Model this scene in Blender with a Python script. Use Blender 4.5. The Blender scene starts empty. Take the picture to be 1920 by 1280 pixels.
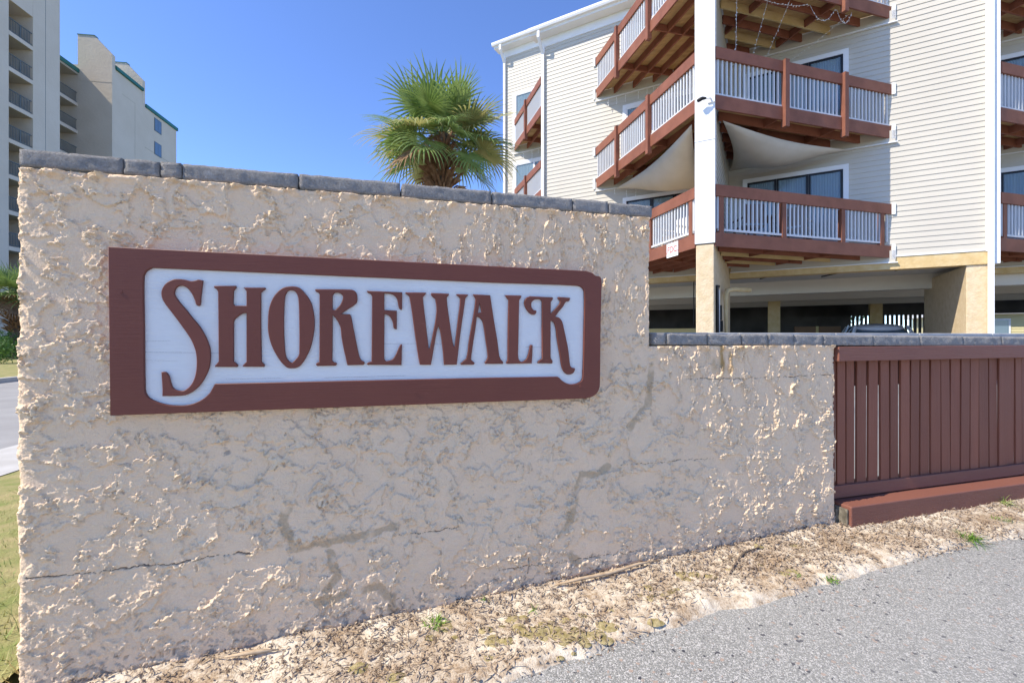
import bpy, bmesh, math, random
import numpy as np
from mathutils import Vector, noise as mnoise

sc = bpy.context.scene
R = math.radians
# ------------------------------------------------------------------ camera
cam = bpy.data.cameras.new('camera')
cam.sensor_width = 36.0
cam.lens = 36.0 * 853.0 / 1920.0
cam.shift_y = -10.0 / 1920.0
cam.clip_start = 0.05
cam.clip_end = 3000
camo = bpy.data.objects.new('camera', cam)
sc.collection.objects.link(camo)
camo.location = (0, 0, 0)
camo.rotation_euler = (R(90), 0, 0)
sc.camera = camo
# ------------------------------------------------------------------ sky and sun (azimuth measured from +Y, clockwise)
SUN_AZ, SUN_EL = -110.0, 48.5
wd = bpy.data.worlds.new('World')
sc.world = wd
wd.use_nodes = True
nt = wd.node_tree
bg = nt.nodes['Background']
sky = nt.nodes.new('ShaderNodeTexSky')
sky.sky_type = 'NISHITA'
sky.sun_disc = False
sky.sun_elevation = R(SUN_EL)
sky.sun_rotation = R(SUN_AZ)
sky.altitude = 3000
sky.air_density = 1.0
sky.dust_density = 0.0
sky.ozone_density = 6.0
hs = nt.nodes.new('ShaderNodeHueSaturation')      # the camera's vivid colour rendering of a clear sky
hs.inputs['Saturation'].default_value = 1.04
hs.inputs['Hue'].default_value = .508
nt.links.new(sky.outputs[0], hs.inputs['Color'])
nt.links.new(hs.outputs[0], bg.inputs[0])
bg.inputs[1].default_value = 0.15
sl = bpy.data.lights.new('sun', 'SUN')
sl.energy = 3.0
sl.angle = R(0.53)
sl.color = (1.0, 0.92, 0.79)
so = bpy.data.objects.new('sun', sl)
sc.collection.objects.link(so)
sd = Vector((math.sin(R(SUN_AZ)) * math.cos(R(SUN_EL)), math.cos(R(SUN_AZ)) * math.cos(R(SUN_EL)), math.sin(R(SUN_EL))))
so.rotation_euler = sd.to_track_quat('Z', 'Y').to_euler()
so.location = sd * 60
sc.view_settings.view_transform = 'Standard'
sc.view_settings.look = 'None'
sc.view_settings.exposure = 1.2
sc.view_settings.gamma = 1.0

rnd = random.Random(7)
COL = sc.collection

# ------------------------------------------------------------------ helpers
class MB:
    """collects vertices and faces; build() links them as one mesh object"""
    def __init__(self):
        self.v = []; self.f = []
    def box(self, fr, a0, a1, o0, o1, z0, z1):
        n = len(self.v)
        for z in (z0, z1):
            for a, o in ((a0, o0), (a1, o0), (a1, o1), (a0, o1)):
                self.v.append(fr(a, o, z))
        self.f += [(n, n+1, n+2, n+3), (n+7, n+6, n+5, n+4), (n, n+4, n+5, n+1), (n+1, n+5, n+6, n+2), (n+2, n+6, n+7, n+3), (n+3, n+7, n+4, n)]
    def prism(self, pts, d):
        """closed polygon pts (3d list) extruded by vector d"""
        n = len(self.v); m = len(pts); d = Vector(d)
        self.v += [tuple(p) for p in pts] + [tuple(Vector(p) + d) for p in pts]
        self.f += [tuple(range(n, n+m)), tuple(range(n+2*m-1, n+m-1, -1))]
        for i in range(m):
            j = (i+1) % m
            self.f.append((n+i, n+m+i, n+m+j, n+j))
    def beam(self, p, q, w, h, up=(0, 0, 1)):
        p = Vector(p); q = Vector(q); d = (q-p).normalized(); up = Vector(up)
        s = d.cross(up)
        if s.length < 1e-4: s = Vector((1, 0, 0))
        s.normalize(); t = s.cross(d).normalized()
        c = [p + s*x*w/2 + t*y*h/2 for x, y in ((-1, -1), (1, -1), (1, 1), (-1, 1))]
        self.prism(c, q-p)
    def tube(self, pts, r, k=8):
        pts = [Vector(p) for p in pts]; n0 = len(self.v)
        rr = r if isinstance(r, (list, tuple)) else [r]*len(pts)
        for i, p in enumerate(pts):
            d = (pts[min(i+1, len(pts)-1)] - pts[max(i-1, 0)]).normalized()
            s = d.cross(Vector((0, 0, 1)))
            if s.length < 1e-3: s = d.cross(Vector((1, 0, 0)))
            s.normalize(); t = s.cross(d)
            for j in range(k):
                an = 2*math.pi*j/k
                self.v.append(tuple(p + (s*math.cos(an) + t*math.sin(an))*rr[i]))
        for i in range(len(pts)-1):
            for j in range(k):
                a = n0+i*k+j; b = n0+i*k+(j+1) % k
                self.f.append((a, b, b+k, a+k))
        self.f.append(tuple(range(n0+k-1, n0-1, -1)))
        self.f.append(tuple(range(n0+(len(pts)-1)*k, n0+len(pts)*k)))
    def quad(self, *p):
        n = len(self.v); self.v += [tuple(q) for q in p]; self.f.append(tuple(range(n, n+len(p))))
    def mesh(self, name, mat, smooth=False):
        me = bpy.data.meshes.new(name)
        me.from_pydata(self.v, [], self.f)
        bm = bmesh.new(); bm.from_mesh(me)
        bmesh.ops.recalc_face_normals(bm, faces=bm.faces)
        bm.to_mesh(me); bm.free()
        if mat: me.materials.append(mat)
        if smooth:
            for p in me.polygons: p.use_smooth = True
        return me
    def build(self, name, mat, parent=None, smooth=False, bevel=0):
        return link(name, self.mesh(name, mat, smooth), parent, bevel)

def link(name, me, parent=None, bevel=0):
    o = bpy.data.objects.new(name, me)
    COL.objects.link(o)
    if parent: put(o, parent)
    if bevel:
        m = o.modifiers.new('bevel', 'BEVEL'); m.width = bevel; m.segments = 2; m.limit_method = 'ANGLE'
    return o
def W(o):
    m = o.matrix_basis
    return m if o.parent is None else W(o.parent) @ o.matrix_parent_inverse @ m
def put(o, parent):
    """parent o without moving it"""
    o.parent = parent
    o.matrix_parent_inverse = W(parent).inverted()
def empty(name, loc=(0, 0, 0), parent=None):
    o = bpy.data.objects.new(name, None); COL.objects.link(o); o.location = loc; o.empty_display_size = .2
    if parent: put(o, parent)
    return o
def tag(o, label=None, cat=None, group=None, kind=None):
    if label: o['label'] = label
    if cat: o['category'] = cat
    if group: o['group'] = group
    if kind: o['kind'] = kind
    return o
def world(x, y, z): return (x, y, z)
class Frame:
    def __init__(s, org, az):
        """a runs along azimuth az, o is to its left hand turned outwards (az+90)"""
        s.org = org; s.az = az
        s.a = (math.sin(R(az)), math.cos(R(az))); s.o = (math.sin(R(az+90)), math.cos(R(az+90)))
    def __call__(s, a, o, z):
        return (s.org[0]+s.a[0]*a+s.o[0]*o, s.org[1]+s.a[1]*a+s.o[1]*o, z)
    def vec(s, a, o, z=0): return Vector((s.a[0]*a+s.o[0]*o, s.a[1]*a+s.o[1]*o, z))

# wall frame: a along the sign wall, o towards the camera
WF = Frame((-1.635, 1.5), 74.0)
# building frame: a along the facade, o out from it, origin where the fin meets the facade
BF = Frame((5.82, 12.60), 119.9)
# tower frame
TF = Frame((-38.5, 34.8), -8.0)
def ground_z(x, y):
    u = (x-WF.org[0])*WF.a[0] + (y-WF.org[1])*WF.a[1]
    return -1.21 + 0.0475*min(max(u, -1.5), 3.6) + .012*min(max(u-3.6, 0), 1.9)

# ------------------------------------------------------------------ materials
def material(name, c1, c2=None, rough=0.8, scale=(4, 4, 4), detail=4, contrast=(.35, .65), bump=0.0, bscale=None, spec=0.3, metal=0, extra=None):
    m = bpy.data.materials.new(name); m.use_nodes = True
    t = m.node_tree; N = t.nodes; L = t.links
    b = N['Principled BSDF']
    b.inputs['Roughness'].default_value = rough
    b.inputs['Specular IOR Level'].default_value = spec
    b.inputs['Metallic'].default_value = metal
    b.inputs['Base Color'].default_value = (*c1, 1)
    g = N.new('ShaderNodeNewGeometry')
    def noise(sc_, det=4, rough_=.55, dist=0):
        mp = N.new('ShaderNodeMapping'); mp.inputs['Scale'].default_value = sc_
        L.new(g.outputs['Position'], mp.inputs[0])
        n = N.new('ShaderNodeTexNoise'); n.inputs['Scale'].default_value = 1; n.inputs['Detail'].default_value = det
        n.inputs['Roughness'].default_value = rough_; n.inputs['Distortion'].default_value = dist
        L.new(mp.outputs[0], n.inputs['Vector']); return n
    col = None
    if c2:
        n = noise(scale, detail)
        r = N.new('ShaderNodeValToRGB')
        r.color_ramp.elements[0].position = contrast[0]; r.color_ramp.elements[0].color = (*c1, 1)
        r.color_ramp.elements[1].position = contrast[1]; r.color_ramp.elements[1].color = (*c2, 1)
        L.new(n.outputs[0], r.inputs[0]); L.new(r.outputs[0], b.inputs['Base Color']); col = r.outputs[0]
    if bump:
        n2 = noise(bscale or tuple(s*3 for s in scale), 5, .6)
        bp = N.new('ShaderNodeBump'); bp.inputs['Strength'].default_value = 1; bp.inputs['Distance'].default_value = bump
        L.new(n2.outputs[0], bp.inputs['Height']); L.new(bp.outputs[0], b.inputs['Normal'])
    if extra: extra(N, L, b, col, noise, g)
    return m
def mixnode(N, L, fac, a, b):
    mx = N.new('ShaderNodeMix'); mx.data_type = 'RGBA'
    for src, i in ((fac, 0), (a, 6), (b, 7)):
        if hasattr(src, 'links'): L.new(src, mx.inputs[i])
        elif i == 0: mx.inputs[0].default_value = src
        else: mx.inputs[i].default_value = (*src, 1)
    return mx.outputs[2]
def rampnode(N, L, src, p0, p1, c0=0., c1=1.):
    r = N.new('ShaderNodeMapRange'); L.new(src, r.inputs[0])
    r.inputs[1].default_value = p0; r.inputs[2].default_value = p1; r.inputs[3].default_value = c0; r.inputs[4].default_value = c1
    return r.outputs[0]

M = {}
def speckle(N, L, b, col, noise, g):
    def vor(scale, seedoff):
        mp = N.new('ShaderNodeMapping'); mp.inputs['Location'].default_value = (seedoff, seedoff*2, 0)
        L.new(g.outputs['Position'], mp.inputs[0])
        v = N.new('ShaderNodeTexVoronoi'); v.inputs['Scale'].default_value = scale
        L.new(mp.outputs[0], v.inputs['Vector']); return v
    v1 = vor(250, 0); v2 = vor(95, 3)
    sep = N.new('ShaderNodeSeparateColor'); L.new(v1.outputs['Color'], sep.inputs[0])
    r = N.new('ShaderNodeValToRGB'); e = r.color_ramp.elements
    e[0].position = 0; e[0].color = (.15, .146, .14, 1); e[1].position = 1; e[1].color = (.50, .485, .44, 1)
    x = e.new(.35); x.color = (.225, .222, .203, 1)
    x = e.new(.7); x.color = (.285, .28, .256, 1)
    x = e.new(.88); x.color = (.45, .43, .41, 1)
    L.new(sep.outputs[0], r.inputs[0])
    sep2 = N.new('ShaderNodeSeparateColor'); L.new(v2.outputs['Color'], sep2.inputs[0])
    c = mixnode(N, L, rampnode(N, L, sep2.outputs[1], .965, .975), r.outputs[0], (.33, .25, .20))
    c = mixnode(N, L, rampnode(N, L, sep2.outputs[0], .985, .99), c, (.05, .05, .06))
    n = noise((1.4, 1.4, 1.4), 4)
    c = mixnode(N, L, rampnode(N, L, n.outputs[0], .35, .7, 0, .45), c, (.28, .276, .252))
    L.new(c, b.inputs['Base Color'])
    bp = N.new('ShaderNodeBump'); bp.inputs['Distance'].default_value = .0018; bp.inputs['Strength'].default_value = .8
    L.new(v1.outputs['Distance'], bp.inputs['Height']); bp.invert = True
    L.new(bp.outputs[0], b.inputs['Normal'])
M['asphalt'] = material('asphalt path', (.2, .2, .2), rough=.9, extra=speckle)
M['road'] = material('street asphalt', (.26, .25, .235), (.33, .32, .30), rough=.9, scale=(.8, .8, .8), bump=.003, bscale=(90, 90, 90))
M['parking'] = material('parking asphalt', (.15, .15, .155), (.24, .235, .23), rough=.9, scale=(.6, .6, .6), bump=.003, bscale=(60, 60, 60))
M['concrete'] = material('concrete', (.42, .40, .36), (.5, .48, .44), rough=.9, scale=(3, 3, 3), bump=.002, bscale=(70, 70, 70))
M['lawn'] = material('lawn soil', (.36, .29, .13), (.20, .22, .06), rough=1, scale=(5, 5, 5), bump=.01, bscale=(60, 60, 60))
M['earth'] = material('far ground', (.17, .16, .10), (.10, .13, .05), rough=1, scale=(.3, .3, .3))
def sandx(N, L, b, col, noise, g):
    n1 = noise((4.2, 4.2, 4.2), 6, .6, .6); n2 = noise((32, 32, 32), 5, .65, .8); n3 = noise((160, 160, 160), 3)
    c = mixnode(N, L, rampnode(N, L, n3.outputs[0], .3, .7), (.57, .49, .375), (.71, .63, .50))
    f = N.new('ShaderNodeMath'); f.operation = 'ADD'
    L.new(rampnode(N, L, n1.outputs[0], .39, .63, -.32, .58), f.inputs[0]); L.new(rampnode(N, L, n2.outputs[0], .35, .65, 0, .75), f.inputs[1])
    cl = N.new('ShaderNodeClamp'); L.new(f.outputs[0], cl.inputs[0])
    dk = mixnode(N, L, rampnode(N, L, n3.outputs[0], .35, .65), (.20, .135, .08), (.46, .34, .22))
    c = mixnode(N, L, cl.outputs[0], c, dk)
    L.new(c, b.inputs['Base Color'])
    bp = N.new('ShaderNodeBump'); bp.inputs['Distance'].default_value = .004
    L.new(n3.outputs[0], bp.inputs['Height']); L.new(bp.outputs[0], b.inputs['Normal'])
M['sand'] = material('sandy verge', (.5, .45, .35), rough=1, extra=sandx)

def stuccox(N, L, b, col, noise, g):
    at = N.new('ShaderNodeAttribute'); at.attribute_name = 'marks'
    sp = N.new('ShaderNodeSeparateColor'); L.new(at.outputs['Color'], sp.inputs[0])
    n1 = noise((2.2, 2.2, 2.2), 5, .6); n2 = noise((22, 22, 22), 5, .65); n3 = noise((120, 120, 120), 4, .6); n4 = noise((9, 9, 9), 6, .7, 1.0)
    c = mixnode(N, L, rampnode(N, L, n1.outputs[0], .38, .62), (.85, .615, .405), (.88, .645, .425))
    c = mixnode(N, L, rampnode(N, L, n2.outputs[0], .38, .66, 0, .5), c, (.80, .585, .375))
    c = mixnode(N, L, rampnode(N, L, n4.outputs[0], .60, .68, 0, .45), c, (.68, .50, .35))
    c = mixnode(N, L, at.outputs['Alpha'], c, (.84, .645, .42))      # raised crests tinted yellower: sunlit cream put into the colour
    c = mixnode(N, L, sp.outputs[2], c, (.45, .27, .10))
    c = mixnode(N, L, sp.outputs[1], c, (.33, .29, .25))
    pn = rampnode(N, L, n3.outputs[0], .3, .7)
    pc = mixnode(N, L, pn, (.44, .31, .185), (.56, .41, .25))
    c = mixnode(N, L, sp.outputs[0], c, pc)
    at2 = N.new('ShaderNodeAttribute'); at2.attribute_name = 'crack'
    c = mixnode(N, L, at2.outputs['Fac'], c, (.20, .14, .10))
    L.new(c, b.inputs['Base Color'])
    bp = N.new('ShaderNodeBump'); bp.inputs['Distance'].default_value = .0055; bp.inputs['Strength'].default_value = .9
    ad = N.new('ShaderNodeMath'); ad.operation = 'ADD'; L.new(n3.outputs[0], ad.inputs[0]); L.new(n2.outputs[0], ad.inputs[1])
    L.new(ad.outputs[0], bp.inputs['Height']); L.new(bp.outputs[0], b.inputs['Normal'])
M['stucco'] = material('trowelled stucco', (.6, .5, .4), rough=.95, spec=.12, extra=stuccox)
def copx(N, L, b, col, noise, g):
    n1 = noise((110, 110, 110), 6, .75); n2 = noise((7, 7, 7), 4, .6); n3 = noise((18, 18, 18), 5, .7)
    c = mixnode(N, L, rampnode(N, L, n1.outputs[0], .3, .7), (.205, .19, .172), (.39, .365, .335))
    c = mixnode(N, L, rampnode(N, L, n3.outputs[0], .57, .68, 0, .55), c, (.40, .40, .40))
    oi = N.new('ShaderNodeObjectInfo')
    c = mixnode(N, L, rampnode(N, L, oi.outputs['Random'], 0, 1, 0, .35), c, (.36, .34, .315))
    L.new(c, b.inputs['Base Color'])
    bp = N.new('ShaderNodeBump'); bp.inputs['Distance'].default_value = .012
    L.new(n1.outputs[0], bp.inputs['Height']); L.new(bp.outputs[0], b.inputs['Normal'])
M['coping'] = material('charcoal split block', (.1, .1, .11), rough=.9, extra=copx)
M['coping_slab'] = material('smooth concrete slab', (.36, .36, .36), (.48, .47, .45), rough=.9, scale=(9, 9, 9), bump=.001)
def woodx(dirscale, wear, wc, depth=.0025):
    def fn(N, L, b, col, noise, g):
        n = noise(dirscale, 5, .7, .3); n2 = noise((3, 3, 3), 4); n3 = noise(tuple(s*1.7 for s in dirscale), 6, .75)
        oi = N.new('ShaderNodeObjectInfo')
        c = mixnode(N, L, rampnode(N, L, n2.outputs[0], .3, .7, 0, .5), col or b.inputs['Base Color'].default_value[:3], wc)
        c = mixnode(N, L, rampnode(N, L, oi.outputs['Random'], 0, 1, 0, .55), c, tuple(x*.62 for x in wc))
        c = mixnode(N, L, rampnode(N, L, n3.outputs[0], wear, wear+.05, 0, .55), c, tuple(min(1, x*2.2+.06) for x in wc))
        L.new(c, b.inputs['Base Color'])
        bp = N.new('ShaderNodeBump'); bp.inputs['Distance'].default_value = depth
        L.new(n.outputs[0], bp.inputs['Height']); L.new(bp.outputs[0], b.inputs['Normal'])
    return fn
M['fence_v'] = material('brown fence paint', (.25, .085, .048), (.30, .102, .056), rough=.6, scale=(8, 8, 2), extra=woodx((160, 160, 7), .67, (.26, .09, .051)))
M['fence_h'] = material('brown rail paint', (.21, .083, .056), (.25, .10, .065), rough=.6, scale=(2, 2, 8), extra=woodx((9, 9, 160), .68, (.225, .09, .062)))
M['old_wood'] = material('bare weathered timber', (.10, .085, .06), (.22, .19, .14), rough=.95, scale=(40, 40, 40), bump=.003)
M['sign_brown'] = material('sign brown paint', (.18, .053, .034), (.205, .061, .038), rough=.5, scale=(6, 6, 6), extra=woodx((7, 7, 140), .665, (.19, .057, .036), .0008))
M['sign_white'] = material('sign white paint', (.80, .77, .72), (.86, .83, .78), rough=.55, scale=(5, 5, 5), extra=woodx((7, 7, 120), .70, (.80, .78, .74)))
M['siding'] = material('cream vinyl siding', (.545, .505, .425), (.575, .535, .45), rough=.55, scale=(.7, .7, .7))
M['white'] = material('white trim', (.80, .80, .79), (.84, .84, .83), rough=.5, scale=(2, 2, 2))
M['post_white'] = material('white post cladding', (.78, .78, .76), (.84, .84, .83), rough=.5, scale=(1.5, 1.5, 3), bump=.004, bscale=(4, 4, 2))
M['baluster'] = material('pale grey baluster paint', (.62, .63, .64), rough=.5)
M['deck_brown'] = material('deck brown stain', (.20, .075, .045), (.26, .10, .06), rough=.6, scale=(3, 3, 3), bump=.003, bscale=(20, 20, 60))
M['joist_brown'] = material('joist brown stain', (.23, .085, .05), (.30, .115, .07), rough=.75, scale=(3, 3, 3))
M['joist_new'] = material('new yellow lumber', (.58, .43, .19), (.68, .52, .27), rough=.8, scale=(3, 3, 3))
M['deck_under'] = material('golden deck underside', (.46, .30, .14), (.58, .40, .20), rough=.85, scale=(1.5, 8, 8))
M['beam_stucco'] = material('tan stucco', (.60, .43, .20), (.68, .52, .28), rough=.9, scale=(6, 6, 6), bump=.01, bscale=(18, 18, 18))
M['col_stucco'] = material('beige column stucco', (.62, .48, .29), (.70, .56, .37), rough=.9, scale=(7, 7, 7), bump=.012, bscale=(22, 22, 22))
M['ceiling'] = material('garage ceiling paint', (.62, .61, .58), (.66, .65, .62), rough=.9, scale=(1, 1, 1))
M['gbeam'] = material('garage beam paint', (.70, .66, .57), (.74, .70, .61), rough=.9, scale=(1, 1, 1))
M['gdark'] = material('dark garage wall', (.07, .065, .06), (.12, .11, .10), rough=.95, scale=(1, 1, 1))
M['dark_frame'] = material('dark bronze frame', (.018, .017, .018), rough=.4)
M['glass'] = material('window glass', (.10, .16, .22), rough=.04, spec=.9)
M['curtain'] = material('pale curtain', (.74, .76, .76), (.86, .87, .86), rough=.9, scale=(14, 14, .5))
M['sail'] = material('beige sail cloth', (.55, .50, .42), (.60, .55, .47), rough=.9, scale=(2, 2, 2))
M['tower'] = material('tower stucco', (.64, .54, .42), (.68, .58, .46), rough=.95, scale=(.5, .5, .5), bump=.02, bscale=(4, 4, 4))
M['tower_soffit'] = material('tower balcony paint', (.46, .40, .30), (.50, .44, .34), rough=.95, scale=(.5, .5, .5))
M['green_roof'] = material('teal green metal roof', (.02, .14, .12), (.03, .18, .15), rough=.5, scale=(1, 1, 1))
M['rail_dark'] = material('dark railing', (.10, .13, .14), rough=.5)
def leafx(N, L, b, col, noise, g):
    tr = N.new('ShaderNodeBsdfTranslucent'); L.new(col, tr.inputs[0])
    mx = N.new('ShaderNodeMixShader'); mx.inputs[0].default_value = .35
    out = [n for n in N if n.type == 'OUTPUT_MATERIAL'][0]
    L.new(b.outputs[0], mx.inputs[1]); L.new(tr.outputs[0], mx.inputs[2]); L.new(mx.outputs[0], out.inputs[0])
M['leafpalm'] = material('palm leaf', (.14, .23, .055), (.29, .38, .12), rough=.38, scale=(3, 3, 3), spec=.6, extra=leafx)
M['leafyellow'] = material('yellowing palm leaf', (.36, .36, .12), (.50, .46, .18), rough=.45, scale=(3, 3, 3), spec=.6, extra=leafx)
M['boot'] = material('palm boot husk', (.16, .085, .045), (.33, .20, .11), rough=.9, scale=(9, 9, 9))
M['leaf'] = material('shrub leaf', (.06, .13, .025), (.12, .22, .05), rough=.5, scale=(6, 6, 6), extra=leafx)
M['grass'] = material('grass blade', (.14, .27, .035), (.24, .38, .07), rough=.5, scale=(14, 14, 14), extra=leafx)
M['drygrass'] = material('dry lawn blade', (.55, .47, .20), (.27, .36, .09), rough=.8, scale=(4, 4, 4), contrast=(.42, .58))
M['chip'] = material('wood chip litter', (.13, .085, .055), (.44, .34, .24), rough=.95, scale=(45, 45, 45), detail=2)
M['moss'] = material('olive moss', (.24, .19, .07), (.44, .36, .19), rough=1, scale=(60, 60, 60), bump=.004, bscale=(240, 240, 240))
M['bark'] = material('bark', (.12, .09, .06), (.2, .15, .11), rough=.95, scale=(8, 8, 3))
M['silver'] = material('silver blue car paint', (.62, .67, .74), rough=.3, spec=.6)
M['tyre'] = material('tyre', (.02, .02, .02), rough=.9)
M['chrome'] = material('wheel rim', (.5, .5, .5), rough=.3, metal=.8)
M['redlamp'] = material('red lamp glass', (.35, .02, .02), rough=.2)
M['red'] = material('red print', (.55, .05, .04), rough=.6)
M['blue'] = material('blue print', (.06, .08, .3), rough=.6)
M['black'] = material('black plastic', (.015, .015, .015), rough=.5)
M['cardboard'] = material('cardboard', (.22, .13, .07), rough=.9)
M['yellow_paint'] = material('pale yellow paint', (.56, .44, .18), rough=.7)
M['house_yellow'] = material('pale yellow siding', (.62, .55, .30), rough=.7)
M['teal_awning'] = material('dark teal awning', (.01, .09, .08), rough=.8)
M['bulb'] = material('clear bulb', (.85, .85, .82), rough=.2)
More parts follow.
